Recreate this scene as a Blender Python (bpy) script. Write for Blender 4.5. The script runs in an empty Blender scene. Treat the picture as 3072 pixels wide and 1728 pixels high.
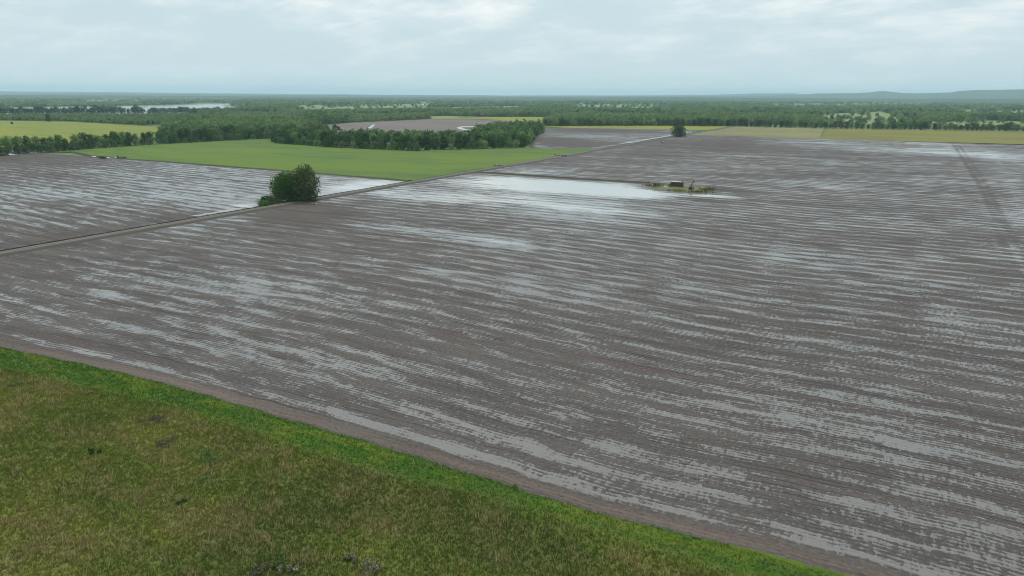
import bpy, bmesh, math, random
import numpy as np
from mathutils import Vector, Matrix
R = math.radians
random.seed(7); rng = np.random.default_rng(7)
sc = bpy.context.scene
C = sc.collection

# ------------------------------------------------------------------ camera
PW, PH, PF, HC = 3072, 1728, 2048.0, 60.0          # photograph size, focal length in pixels, drone height in metres
YAW, PITCH, ROLL = R(28.7), math.atan((864 - 286) / PF), R(0.26)
_f = np.array([-math.sin(YAW) * math.cos(PITCH), math.cos(YAW) * math.cos(PITCH), -math.sin(PITCH)])
_r = np.array([math.cos(YAW), math.sin(YAW), 0.0]); _u = np.cross(_r, _f)
_c, _s = math.cos(ROLL), math.sin(ROLL)
_r, _u = _c * _r + _s * _u, -_s * _r + _c * _u

def at(px, py, z=0.0):
    d = _f * PF + _r * (px - PW / 2) + _u * (PH / 2 - py)
    t = (z - HC) / d[2]
    return float(d[0] * t), float(d[1] * t)

def proj(P):
    v = np.asarray(P, float) - np.array([0, 0, HC])
    w = v @ _f
    return PW / 2 + PF * (v @ _r) / w, PH / 2 - PF * (v @ _u) / w

cam = bpy.data.cameras.new('camera'); co = bpy.data.objects.new('camera', cam); C.objects.link(co)
cam.sensor_width = 36; cam.lens = 36 * PF / PW; cam.clip_start = 0.5; cam.clip_end = 120000
m = Matrix(((_r[0], _u[0], -_f[0], 0), (_r[1], _u[1], -_f[1], 0), (_r[2], _u[2], -_f[2], HC), (0, 0, 0, 1)))
co.matrix_world = m
sc.camera = co
sc.view_settings.view_transform = 'Standard'; sc.view_settings.look = 'None'
sc.view_settings.exposure = 0.0; sc.view_settings.gamma = 1.0
sc.cycles.use_denoising = True; sc.cycles.denoiser = 'OPENIMAGEDENOISE'; sc.cycles.denoising_prefilter = 'ACCURATE'
sc.cycles.pixel_filter_type = 'BLACKMAN_HARRIS'; sc.cycles.filter_width = 1.0
sc.cycles.max_bounces = 6; sc.cycles.diffuse_bounces = 3; sc.cycles.glossy_bounces = 3
sc.cycles.transparent_max_bounces = 8; sc.cycles.volume_bounces = 1
sc.cycles.sample_clamp_indirect = 4.0; sc.cycles.sample_clamp_direct = 3.0

# ------------------------------------------------------------------ node helpers
class G:
    def __init__(self, nt): self.t = nt
    def n(self, typ, ins=None, **props):
        nd = self.t.nodes.new(typ)
        for k, v in props.items(): setattr(nd, k, v)
        for k, v in (ins or {}).items():
            s = nd.inputs[k]
            if isinstance(v, bpy.types.NodeSocket): self.t.links.new(v, s)
            else: s.default_value = v
        return nd
    def math(self, op, a, b=0.0, c=0.0, clamp=False):
        return self.n('ShaderNodeMath', {0: a, 1: b, 2: c}, operation=op, use_clamp=clamp).outputs[0]
    def add(self, *a):
        o = a[0]
        for b in a[1:]: o = self.math('ADD', o, b)
        return o
    def mul(self, a, b): return self.math('MULTIPLY', a, b)
    def step(self, x, a, b):
        return self.n('ShaderNodeMapRange', {'Value': x, 'From Min': a, 'From Max': b}, interpolation_type='SMOOTHSTEP').outputs[0]
    def noise(self, vec, scale=1.0, detail=3.0, rough=0.55, dist=0.0):
        return self.n('ShaderNodeTexNoise', {'Vector': vec, 'Scale': scale, 'Detail': detail, 'Roughness': rough, 'Distortion': dist}).outputs['Fac']
    def sc(self, vec, s, rot=0.0, loc=(0, 0, 0)):
        return self.n('ShaderNodeMapping', {'Vector': vec, 'Scale': s, 'Rotation': (0, 0, rot), 'Location': loc}).outputs[0]
    def xyz(self, x, y, z=0.0): return self.n('ShaderNodeCombineXYZ', {0: x, 1: y, 2: z}).outputs[0]
    def sep(self, v): return self.n('ShaderNodeSeparateXYZ', {0: v}).outputs
    def mix(self, f, a, b):
        nd = self.t.nodes.new('ShaderNodeMix'); nd.data_type = 'RGBA'
        for i, v in ((0, f), (6, a), (7, b)):
            s = nd.inputs[i]
            if isinstance(v, bpy.types.NodeSocket): self.t.links.new(v, s)
            else: s.default_value = v if i == 0 else (*v[:3], 1)
        return nd.outputs[2]
    def mixf(self, f, a, b): return self.add(self.mul(self.math('SUBTRACT', 1.0, f), a), self.mul(f, b))
    def attr(self, name, out='Fac'): return self.n('ShaderNodeAttribute', attribute_name=name).outputs[out]
    def pos(self): return self.n('ShaderNodeNewGeometry').outputs['Position']
    def rnd(self): return self.n('ShaderNodeObjectInfo').outputs['Random']

def new_mat(name):
    mt = bpy.data.materials.new(name); mt.use_nodes = True; mt.node_tree.nodes.clear()
    g = G(mt.node_tree)
    return mt, g

def finish(mt, g, col, rough=0.9, spec=0.3, bump=None, bstr=0.3, bdist=0.1, metal=0.0, ior=1.45):
    p = g.n('ShaderNodeBsdfPrincipled', {'Base Color': col if isinstance(col, bpy.types.NodeSocket) else (*col, 1), 'Roughness': rough,
                                         'Specular IOR Level': spec, 'Metallic': metal, 'IOR': ior})
    if bump is not None:
        b = g.n('ShaderNodeBump', {'Height': bump, 'Strength': bstr, 'Distance': bdist})
        g.t.links.new(b.outputs[0], p.inputs['Normal'])
    o = g.n('ShaderNodeOutputMaterial', {'Surface': p.outputs[0]})
    return mt

# ------------------------------------------------------------------ world and sun
SUN_EL, SUN_AZ = R(56), YAW + R(6)                  # sun high, ahead of the camera, behind thin cloud
w = bpy.data.worlds.new('World'); sc.world = w; w.use_nodes = True; w.node_tree.nodes.clear()
g = G(w.node_tree)
sky = g.n('ShaderNodeTexSky', sky_type='NISHITA', sun_disc=False, sun_elevation=SUN_EL, sun_rotation=-SUN_AZ, air_density=1.2, dust_density=3.0, ozone_density=1.5)
tc = g.n('ShaderNodeTexCoord').outputs['Generated']
sx, sy, sz = g.sep(tc)
zc = g.math('ADD', g.math('MAXIMUM', sz, 0.0), 0.22)
cv = g.xyz(g.math('DIVIDE', sx, zc), g.math('DIVIDE', sy, zc), 0.0)      # cloud deck seen in perspective
cl1 = g.noise(g.sc(cv, (0.9, 0.9, 1), loc=(3.1, 1.7, 0)), 2.0, 8, 0.60, 0.2)
cl2 = g.noise(g.sc(cv, (0.5, 1.0, 1), loc=(9.0, 4.0, 0)), 4.2, 7, 0.62, 0.2)
cl3 = g.noise(g.sc(cv, (0.3, 0.3, 1), loc=(5.0, 14.0, 0)), 0.8, 2, 0.5, 0.0)
up = g.step(sz, 0.02, 0.12)
cov = g.step(g.add(g.mul(cl1, 0.66), g.mul(cl2, 0.28), g.mul(cl3, 0.26)), 0.48, 0.74)
lit = g.step(g.add(g.mul(cl2, 0.6), g.mul(cl1, 0.4)), 0.38, 0.64)
cloud = g.mix(lit, (7.4, 8.4, 8.8), (9.5, 9.9, 9.75))
clear = g.mix(0.85, sky.outputs[0], (6.0, 7.65, 8.3))
col = g.mix(g.mul(cov, g.add(0.25, g.mul(up, 0.75))), clear, cloud)
hz = g.math('SUBTRACT', 1.0, g.step(sz, -0.01, 0.15))
col = g.mix(g.mul(hz, 0.38), col, (6.7, 8.2, 8.7))
zs = g.step(sz, 0.33, 0.9)                 # an overcast sky is brightest overhead
col = g.mix(zs, col, (12.0, 12.7, 12.6))
bg = g.n('ShaderNodeBackground', {'Color': col, 'Strength': 0.1})
g.n('ShaderNodeOutputWorld', {'Surface': bg.outputs[0]})
sl = bpy.data.lights.new('sun', 'SUN'); so = bpy.data.objects.new('sun', sl); C.objects.link(so)
sl.energy = 1.5; sl.angle = R(12); sl.color = (1.0, 0.95, 0.87)
sd = Vector((-math.sin(SUN_AZ) * math.cos(SUN_EL), math.cos(SUN_AZ) * math.cos(SUN_EL), math.sin(SUN_EL)))
so.rotation_euler = sd.to_track_quat('Z', 'Y').to_euler(); so.location = (0, 0, 200)

# ------------------------------------------------------------------ mesh helpers
def link(name, me, mats, parent=None):
    o = bpy.data.objects.new(name, me); C.objects.link(o)
    for mt in (mats if isinstance(mats, (list, tuple)) else [mats]):
        if mt.name not in [x.name for x in me.materials if x]: me.materials.append(mt)
    if parent: o.parent = parent
    return o

def struct(o): o['kind'] = 'structure'; return o
def stuff(o): o['kind'] = 'stuff'; return o
def tag(o, label, cat, group=None):
    o['label'] = label; o['category'] = cat
    if group: o['group'] = group
    return o
def empty(name, loc, rz=0.0):
    o = bpy.data.objects.new(name, None); C.objects.link(o); o.location = loc; o.rotation_euler = (0, 0, rz); o.empty_display_size = 0.5
    return o

def np_mesh(name, V, F, mat_idx=None, smooth=False):
    """V (n,3); F list of (k,3 or 4) integer arrays."""
    me = bpy.data.meshes.new(name)
    Fs = [np.asarray(f, np.int32) for f in (F if isinstance(F, list) else [F]) if len(f)]
    nl = sum(f.size for f in Fs); nf = sum(len(f) for f in Fs)
    me.vertices.add(len(V)); me.vertices.foreach_set('co', np.asarray(V, np.float32).ravel())
    me.loops.add(nl); me.loops.foreach_set('vertex_index', np.concatenate([f.ravel() for f in Fs]))
    tot = np.concatenate([np.full(len(f), f.shape[1], np.int32) for f in Fs])
    st = np.concatenate([[0], np.cumsum(tot)[:-1]]).astype(np.int32)
    me.polygons.add(nf); me.polygons.foreach_set('loop_start', st); me.polygons.foreach_set('loop_total', tot)
    if mat_idx is not None: me.polygons.foreach_set('material_index', np.asarray(mat_idx, np.int32))
    if smooth: me.polygons.foreach_set('use_smooth', np.ones(nf, bool))
    me.update(calc_edges=True); me.validate()
    return me

def fattr(me, name, arr):
    a = me.attributes.new(name, 'FLOAT', 'POINT'); a.data.foreach_set('value', np.asarray(arr, np.float32).ravel())
def cattr(me, name, arr):
    a = me.attributes.new(name, 'FLOAT_COLOR', 'POINT')
    arr = np.concatenate([arr, np.ones((len(arr), 1))], 1); a.data.foreach_set('color', arr.astype(np.float32).ravel())

def grid(xs, ys, zf=None):
    X, Y = np.meshgrid(xs, ys)
    nx, ny = len(xs), len(ys)
    i = (np.arange(ny - 1)[:, None] * nx + np.arange(nx - 1)[None, :]).ravel()
    return X, Y, np.stack([i, i + 1, i + nx + 1, i + nx], 1)

def vnoise(x, y, seed=0):
    xi, yi = np.floor(x).astype(np.int64), np.floor(y).astype(np.int64)
    fx, fy = x - xi, y - yi; fx = fx * fx * (3 - 2 * fx); fy = fy * fy * (3 - 2 * fy)
    def h(a, b):
        n = (a * 374761393 + b * 668265263 + seed * 974711) & 0xFFFFFFFF
        n = ((n ^ (n >> 13)) * 1274126177) & 0xFFFFFFFF
        return ((n ^ (n >> 16)) & 0xFFFF) / 65535.0
    return (h(xi, yi) * (1 - fx) + h(xi + 1, yi) * fx) * (1 - fy) + (h(xi, yi + 1) * (1 - fx) + h(xi + 1, yi + 1) * fx) * fy
def fbm(x, y, seed=0, oct=4):
    s = 0; a = 1; t = 0
    for k in range(oct):
        s = s + a * vnoise(x * 2 ** k, y * 2 ** k, seed + k * 17); t += a; a *= 0.55
    return s / t

def inpoly(px, py, poly):
    ins = np.zeros(px.shape, bool); n = len(poly)
    for i in range(n):
        x1, y1 = poly[i]; x2, y2 = poly[(i + 1) % n]
        if y1 == y2: continue
        c = ((y1 > py) != (y2 > py)) & (px < (x2 - x1) * (py - y1) / (y2 - y1) + x1)
        ins ^= c
    return ins

class MB:
    """boxes, tubes, plates collected in one bmesh, linked as ONE mesh object"""
    def __init__(self): self.b = bmesh.new()
    def box(self, c, s, rot=None, bev=0.0):
        mt = Matrix.Translation(Vector(c)) @ (rot.to_4x4() if rot else Matrix()) @ Matrix.Diagonal((*s, 1))
        r = bmesh.ops.create_cube(self.b, size=1, matrix=mt)
        if bev:
            ed = list({e for v in r['verts'] for e in v.link_edges})
            bmesh.ops.bevel(self.b, geom=ed, offset=bev, segments=1, affect='EDGES')
        return self
    def tube(self, p, q, r1, r2=None, n=8, caps=True):
        p, q = Vector(p), Vector(q); d = q - p
        rot = d.to_track_quat('Z', 'Y').to_matrix().to_4x4()
        bmesh.ops.create_cone(self.b, cap_ends=caps, segments=n, radius1=r1, radius2=r1 if r2 is None else r2, depth=d.length,
                              matrix=Matrix.Translation((p + q) / 2) @ rot)
        return self
    def prism(self, pts, axis_off):
        """flat outline pts (3-D) pushed along axis_off"""
        off = Vector(axis_off)
        a = [self.b.verts.new(Vector(p)) for p in pts]; b = [self.b.verts.new(Vector(p) + off) for p in pts]
        self.b.faces.new(a); self.b.faces.new(list(reversed(b)))
        for i in range(len(a)):
            j = (i + 1) % len(a); self.b.faces.new((a[j], a[i], b[i], b[j]))
        return self
    def build(self, name, mt, parent=None, smooth=False):
        bmesh.ops.recalc_face_normals(self.b, faces=self.b.faces)
        me = bpy.data.meshes.new(name); self.b.to_mesh(me); self.b.free()
        if smooth:
            for p in me.polygons: p.use_smooth = True
        return link(name, me, mt, parent)

# ------------------------------------------------------------------ the ground far out
mt, g = new_mat('far_ground'); P = g.pos()
a = g.noise(P, 0.0016, 4, 0.6); b = g.noise(P, 0.02, 5, 0.6)
c = g.mix(g.step(a, 0.42, 0.62), (0.10, 0.145, 0.055), (0.16, 0.195, 0.085))
c = g.mix(g.mul(g.step(b, 0.45, 0.7), 0.5), c, (0.05, 0.085, 0.03))
finish(mt, g, c, 0.95, 0.1)
n = 96; rad = [0, 60, 250, 900, 2500, 7000, 16000, 33000]
V = [(0, 0, -0.6)]; F3 = []; F4 = []
for k, r_ in enumerate(rad[1:]):
    for i in range(n): V.append((r_ * math.cos(2 * math.pi * i / n), r_ * math.sin(2 * math.pi * i / n), -0.6))
for i in range(n):
    F3.append((0, 1 + i, 1 + (i + 1) % n))
    for k in range(len(rad) - 2):
        a0 = 1 + k * n + i; a1 = 1 + k * n + (i + 1) % n
        F4.append((a0, a0 + n, a1 + n, a1))
struct(link('ground', np_mesh('ground', np.array(V, float), [np.array(F3), np.array(F4)]), mt))

# ------------------------------------------------------------------ muddy fields
ROW, RIDGE = 0.95, 0.072
def mud_material(name, seed, bias):
    mt, g = new_mat(name)
    uv = g.n('ShaderNodeUVMap', uv_map='rows').outputs[0]
    x, y, _ = g.sep(uv)
    wet = g.attr('wet'); red = g.attr('red'); con = g.attr('calm')
    P2 = g.xyz(x, y, seed)
    # furrows wander a little
    wy = g.add(y, g.mul(g.math('SUBTRACT', g.noise(P2, 0.017, 2), 0.5), 3.0), g.mul(g.math('SUBTRACT', g.noise(P2, 0.12, 2), 0.5), 1.0))
    S = lambda sx_, sy_, s: g.xyz(g.mul(x, sx_), g.mul(wy, sy_), s + seed)
    macro = g.noise(P2, 0.013, 3, 0.6)
    wt_ = g.add(wy, g.mul(x, g.mul(g.step(x, 20.0, -120.0), 0.10)))              # puddles lie a little askew of the rows
    st1 = g.noise(g.xyz(g.mul(x, 0.070), g.mul(wt_, 0.46), 1.0 + seed), 1.0, 4, 0.62)
    st4 = g.noise(g.xyz(g.mul(x, 0.075), g.mul(wt_, 0.13), 51.0 + seed), 1.0, 2, 0.5)             # long puddles in the wheel tracks
    st3 = g.noise(S(0.0075, 0.050, 3.0), 1.0, 4, 0.6)            # wetter and drier strips many furrows wide
    per = g.math('SINE', g.mul(g.add(y, g.mul(g.math('SUBTRACT', wt_, y), 0.75)), 2 * math.pi / 8.4))             # machine passes
    st2 = g.noise(S(0.10, 1.15, 5.0), 1.0, 3, 0.6)              # single furrows
    lug = g.noise(g.sc(S(1.0, 1.0, 9.0), (1.35, 0.42, 1), rot=R(28)), 1.0, 2, 0.6)   # tyre lug prints across the tracks
    spk = g.noise(g.xyz(g.mul(x, 0.75), y, seed), 1.7, 4, 0.72)
    rid = g.math('COSINE', g.mul(g.math('SUBTRACT', y, 84.0), 2 * math.pi / ROW))   # planted ridges, 0.95 m apart
    hs_ = g.add(bias - 0.06, g.mul(macro, 0.50), g.mul(st1, 1.62), g.mul(st4, 0.45), g.mul(st3, 0.80), g.mul(per, 0.135), wet)
    h = g.add(hs_, g.mul(st2, 0.75), g.mul(lug, 0.92), g.mul(spk, 0.80), g.mul(rid, -0.11))
    flat = g.step(g.add(hs_, 1.13), 1.98, 2.22)                    # wheel tracks and flooded hollows have no ridges left
    disp = g.mul(g.mul(g.add(rid, 1.0), 0.5 * RIDGE), g.math('SUBTRACT', 1.0, g.mul(flat, 0.92)))
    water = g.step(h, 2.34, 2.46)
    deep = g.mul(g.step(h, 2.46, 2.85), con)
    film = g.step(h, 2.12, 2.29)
    damp = g.step(h, 1.70, 2.15)
    tone = g.noise(S(0.02, 0.11, 21.0), 1.0, 3, 0.6)
    grit = g.noise(g.xyz(g.mul(x, 0.8), y, seed + 60.0), 1.5, 5, 0.8)
    dry = g.mix(g.step(tone, 0.38, 0.66), (0.077, 0.068, 0.063), (0.110, 0.096, 0.088))
    dry = g.mix(g.mul(red, 0.68), dry, (0.172, 0.128, 0.104))
    dry = g.mix(g.step(g.noise(S(0.012, 0.06, 33.0), 1.0, 2), 0.56, 0.72), dry, (0.098, 0.076, 0.070))
    dark = g.mix(0.85, dry, (0.052, 0.046, 0.042))
    c = g.mix(g.mul(damp, 0.75), dry, dark)
    c = g.mix(g.mul(g.step(grit, 0.50, 0.66), 0.6), c, (0.034, 0.028, 0.026)); c = g.mix(g.mul(g.step(grit, 0.50, 0.34), 0.45), c, (0.17, 0.152, 0.140))
    # thin dark planter lines
    line = g.step(g.math('ABSOLUTE', g.math('SUBTRACT', g.noise(S(0.0022, 0.62, 41.0), 1.0, 2, 0.5), 0.5)), 0.016, 0.004)
    c = g.mix(g.mul(g.mul(line, 0.8), g.math('SUBTRACT', 1.0, g.math('MAXIMUM', water, red))), c, (0.035, 0.03, 0.03))
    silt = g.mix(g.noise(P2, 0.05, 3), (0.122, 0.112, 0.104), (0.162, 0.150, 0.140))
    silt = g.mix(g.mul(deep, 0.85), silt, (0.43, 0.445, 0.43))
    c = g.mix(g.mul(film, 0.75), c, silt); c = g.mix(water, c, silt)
    ro = g.mixf(water, g.mixf(film, g.mixf(damp, 0.92, 0.60), 0.20), 0.055)
    bh = g.mul(g.add(g.mul(spk, 0.7), g.mul(st2, 0.6), g.mul(grit, 0.6)), g.math('SUBTRACT', 1.0, g.math('MAXIMUM', water, g.mul(film, 0.9))))
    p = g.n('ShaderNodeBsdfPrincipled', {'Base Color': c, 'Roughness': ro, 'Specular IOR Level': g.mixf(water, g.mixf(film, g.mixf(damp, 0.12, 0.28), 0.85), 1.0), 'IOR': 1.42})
    bp = g.n('ShaderNodeBump', {'Height': bh, 'Strength': 0.85, 'Distance': 0.16})
    g.t.links.new(bp.outputs[0], p.inputs['Normal'])
    dn = g.n('ShaderNodeDisplacement', {'Height': disp, 'Midlevel': 0.0, 'Scale': 1.0})
    g.n('ShaderNodeOutputMaterial', {'Surface': p.outputs[0], 'Displacement': dn.outputs[0]})
    mt.displacement_method = 'DISPLACEMENT'
    return mt

def gauss(X, Y, items):
    """(px, py, half-width along rows, half-width across rows, amount): wet or dry ground at a place in the field"""
    o = np.zeros_like(X)
    for px, py, rx, ry, amt in items:
        cx, cy = at(px, py); amt *= 0.78
        o += amt * np.exp(-np.clip(((X - cx) / rx) ** 2 + ((Y - cy) / ry) ** 2, 0, 50) ** 1.7)
    return o

def edge_y(X):                                       # the near edge of the field bends back towards the left
    return 83.9 - 0.115 * 12 * np.log1p(np.exp((-128 - X) / 12.0)) + 0.25 * np.sin(X * 0.071) + 0.2 * np.sin(X * 0.47) + 3.4 / (1 + np.exp(-(X + 18) / 7.0))

def mud_field(name, xs, vs, y0, top, mat, items, bend=True, red_edge=False, z=0.0, tracks=None):
    X, Vv, F = grid(np.asarray(xs, float), np.asarray(vs, float))
    e = y0(X)
    Y = e + Vv * (top - e) / (top - y0(np.zeros(1))[0]) if bend else e + Vv
    wet = gauss(X, Y, items); wet = np.where(wet > 0, wet * (0.55 + 0.9 * fbm(X / 28.0, Y / 6.0, 23, 3)), wet)
    calm = np.clip((wet - 0.20) / 0.22, 0, 1)                        # standing water deep enough to look milky
    red = np.zeros_like(X)
    for line, half, amt in (tracks or ()):
        dm = np.full(X.shape, 1e9)
        W = [at(*p) for p in line]
        for (ax, ay), (bx, by) in zip(W, W[1:]):
            dx, dy = bx - ax, by - ay; t = np.clip(((X - ax) * dx + (Y - ay) * dy) / (dx * dx + dy * dy), 0, 1)
            dm = np.minimum(dm, np.hypot(X - ax - t * dx, Y - ay - t * dy))
        wet += amt * np.clip(1.6 - dm / half, 0, 1) * (0.3 + 1.4 * vnoise(Y * 0.045, X * 0.02, 61))
    if red_edge:
        wob = 0.5 * (vnoise(X * 0.03, X * 0, 3) - 0.5)
        red = 0.8 * np.clip(1 - np.abs(Vv - 2.0 - wob) / 2.2, 0, 1) * (0.45 + 0.8 * vnoise(X * 0.07, Vv * 0.5, 8))
        wet += -0.75 * np.clip(1 - np.abs(Vv - 1.9) / 2.9, 0, 1) ** 0.6
        tr = np.clip(1 - np.abs(Vv - 6.0 - wob) / 1.7, 0, 1)
        wet += 0.19 * np.minimum(tr * 2, 1) * np.clip(0.2 + 1.2 * vnoise(X * 0.035, X * 0, 12), 0.35, 1)
        wet += -0.30 * np.clip(1 - np.abs(Vv - 9.4) / 2.2, 0, 1)
        wet += 0.10 * np.exp(-np.maximum(Vv - 7, 0) / 26.0) * np.clip((X + 150) / 60, 0, 1) - 0.10 * np.clip((-150 - X) / 60, 0, 1)
    Z = z + 0.10 * (vnoise(X / 40, Y / 25, 5) - 0.5)
    me = np_mesh(name, np.stack([X, Y, Z], -1).reshape(-1, 3), F, smooth=True)
    fattr(me, 'wet', wet); fattr(me, 'red', red); fattr(me, 'calm', calm)
    uvl = me.uv_layers.new(name='rows')
    vi = np.empty(len(me.loops), np.int32); me.loops.foreach_get('vertex_index', vi)
    uv = np.stack([X.ravel(), (Vv + 84).ravel()], 1)[vi]
    uvl.data.foreach_set('uv', uv.astype(np.float32).ravel())
    return struct(link(name, me, mat))

mud = mud_material('wet_mud', 0.0, -0.765)
ROADX = -298.0
main_wet = [
    (1500, 549, 60, 34, 0.56), (1640, 558, 62, 34, 0.66), (1790, 568, 50, 30, 0.80), (1900, 580, 30, 17, 0.8), (1560, 598, 80, 34, 0.30), (1400, 598, 70, 40, 0.28), (1700, 612, 46, 20, 0.26), (1830, 552, 60, 10, 0.5), (1560, 540, 60, 12, 0.4), (1980, 592, 30, 5, 0.6),
    (1650, 514, 46, 24, 0.42), (1540, 522, 24, 20, 0.30), (1800, 634, 38, 11, 0.45), (1740, 655, 40, 14, 0.30),
    (1330, 700, 46, 11, 0.26), (1180, 690, 26, 8, 0.20), (1480, 728, 30, 8, 0.30), (1250, 590, 50, 20, 0.30), (1150, 565, 24, 26, 0.34),
    (2130, 588, 17, 6.5, 0.95), (880, 640, 34, 26, -0.60), (930, 630, 30, 18, -0.42), (2060, 597, 32, 6.5, -0.85), (2170, 570, 22, 10, -0.6), (2010, 566, 26, 16, -0.55),  # dry pair before the roadside trees paints in the trees' dark reflection
    (720, 650, 18, 16, 0.42), (560, 690, 18, 10, 0.28), (1010, 600, 14, 20, 0.25), (1040, 640, 60, 30, 0.15),
    (2640, 452, 85, 60, 0.26), (2850, 455, 50, 70, 0.34), (3020, 470, 32, 80, 0.30), (2500, 432, 70, 40, 0.20), (2700, 428, 150, 30, 0.20),
    
    (3000, 540, 18, 40, 0.12), (3040, 640, 14, 60, 0.15), (3030, 760, 14, 24, 0.10),
    (2350, 450, 130, 80, -0.2), (2100, 432, 90, 90, -0.12), (1820, 455, 30, 90, 0.05), (2500, 560, 120, 60, 0.03),
    (300, 850, 30, 14, 0.06), (250, 795, 20, 9, 0.10), (330, 885, 12, 3, 0.30), (270, 850, 10, 3, 0.10),
    (100, 780, 40, 14, -0.22), (1700, 760, 90, 30, -0.03), (1500, 1000, 45, 20, -0.10), (1050, 930, 40, 16, -0.06),
    (2500, 1250, 60, 18, -0.05), (2700, 1300, 40, 16, 0.08), (2600, 820, 80, 30, 0.05), (900, 880, 50, 24, 0.10), (2150, 620, 90, 24, 0.16)]
vs = np.arange(0, 1041.0, ROW / 4)
xs = np.concatenate([np.arange(-291.5, -260, 4), np.arange(-260, 10, 6), np.arange(10, 36, 4), np.arange(36, 84, 1.3), np.arange(84, 180, 6), np.arange(180, 520, 20)])
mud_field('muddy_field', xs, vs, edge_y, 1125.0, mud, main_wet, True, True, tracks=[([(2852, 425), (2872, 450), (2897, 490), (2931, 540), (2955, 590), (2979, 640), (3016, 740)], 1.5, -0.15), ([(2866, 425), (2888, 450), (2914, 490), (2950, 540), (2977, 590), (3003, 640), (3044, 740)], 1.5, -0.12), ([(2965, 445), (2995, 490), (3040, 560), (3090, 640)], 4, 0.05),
          ([(2850, 440), (2880, 500), (2915, 560), (2950, 640)], 3, 0.02), ([(2960, 640), (3005, 690), (3040, 740), (3075, 820)], 1.2, 0.15)])

mud2 = mud_material('wet_mud_beyond_road', 13.7, -0.74)
left_wet = [(700, 560, 120, 70, 0.12), (900, 545, 60, 40, 0.14), (420, 560, 110, 50, 0.10), (300, 500, 120, 34, 0.06), (1100, 556, 25, 40, 0.4),
            (60, 480, 110, 40, -0.55), (40, 520, 60, 30, -0.2), (260, 470, 60, 8, -0.3), (330, 700, 80, 24, -0.18), (150, 720, 80, 24, -0.20), (560, 645, 40, 18, -0.22),
            (735, 616, 9, 6, 0.8), (640, 580, 70, 24, 0.08), (200, 600, 90, 30, 0.10), (20, 462, 20, 5, 1.3)]
xs2 = np.concatenate([np.arange(-1010, -420, 9.0), np.arange(-420, -304.0, 4.0), [-304.6]])
vs2 = np.arange(0, 299, ROW / 4)
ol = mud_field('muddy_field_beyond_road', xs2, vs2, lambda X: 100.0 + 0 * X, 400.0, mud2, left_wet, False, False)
# standing water in the roadside ditch belongs to this field's edge
me = ol.data; cov_ = np.empty(len(me.vertices) * 3, np.float32); me.vertices.foreach_get('co', cov_); cov_ = cov_.reshape(-1, 3)
wv = np.empty(len(me.vertices), np.float32); me.attributes['wet'].data.foreach_get('value', wv)
dd = np.clip(1 - np.abs(cov_[:, 0] + 307.5) / 3.2, 0, 1)
wv += 0.9 * dd * ((cov_[:, 1] > 290) | (cov_[:, 1] < 254) & (cov_[:, 1] > 225)) + 0.55 * np.clip(1 - np.abs(cov_[:, 0] + 316) / 16, 0, 1) * (cov_[:, 1] > 295)
wv += -0.25 * np.clip(1 - np.abs(cov_[:, 0] + 313) / 14, 0, 1) * (cov_[:, 1] < 225)
me.attributes['wet'].data.foreach_set('value', wv)

def sheet(name, pts, mat, z, kind='structure', sub=14.0):
    """flat field patch: world polygon cut to a grid, so its height can roll a little"""
    me = bpy.data.meshes.new(name); b = bmesh.new()
    vs_ = [b.verts.new((x, y, z)) for x, y in pts]
    b.faces.new(vs_); bmesh.ops.triangulate(b, faces=b.faces[:])
    bmesh.ops.recalc_face_normals(b, faces=b.faces)
    for f in b.faces:
        if f.normal.z < 0: f.normal_flip()
    b.to_mesh(me); b.free()
    o = link(name, me, mat); o['kind'] = kind
    return o
def pxpoly(L, z=0.0): return [at(px, py, z) for px, py in L]

def crop_material(name, c1, c2, c3, s=(0.012, 0.05), seed=0.0):
    mt, g = new_mat(name); P = g.pos(); x, y, _ = g.sep(P)
    a = g.noise(g.xyz(g.mul(x, s[0]), g.mul(y, s[1]), seed), 1.0, 4, 0.6)
    b = g.noise(g.xyz(g.mul(x, 0.05), g.mul(y, 0.35), seed + 4), 1.0, 4, 0.65)
    d = g.noise(g.xyz(g.mul(x, 0.004), g.mul(y, 0.008), seed + 9), 1.0, 3, 0.5)
    c = g.mix(g.step(a, 0.36, 0.64), c1, c2)
    c = g.mix(g.mul(g.step(b, 0.42, 0.66), 0.7), c, c3)
    c = g.mix(g.mul(g.step(d, 0.46, 0.60), 0.7), c, c2)
    return finish(mt, g, c, 0.9, 0.15, bump=b, bstr=0.4, bdist=0.3)
wheat = crop_material('green_crop', (0.074, 0.132, 0.034), (0.110, 0.166, 0.020), (0.050, 0.100, 0.022))
yellow = crop_material('yellow_green_crop', (0.15, 0.19, 0.035), (0.21, 0.215, 0.025), (0.10, 0.155, 0.035), seed=3.0)
straw = crop_material('tan_weedy_ground', (0.16, 0.15, 0.075), (0.20, 0.195, 0.075), (0.12, 0.105, 0.07), s=(0.02, 0.06), seed=6.0)
olive = crop_material('olive_crop', (0.142, 0.138, 0.036), (0.172, 0.168, 0.036), (0.110, 0.098, 0.036), s=(0.004, 0.06), seed=8.0)
pale_meadow = crop_material('meadow_grass', (0.14, 0.19, 0.075), (0.19, 0.23, 0.085), (0.11, 0.155, 0.06), seed=11.0)
plain_mud = crop_material('drying_mud', (0.135, 0.112, 0.105), (0.165, 0.138, 0.125), (0.115, 0.098, 0.093), s=(0.006, 0.03), seed=15.0)
scrub = crop_material('rough_green', (0.05, 0.085, 0.03), (0.075, 0.115, 0.035), (0.04, 0.065, 0.025), s=(0.05, 0.05), seed=17.0)

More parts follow.
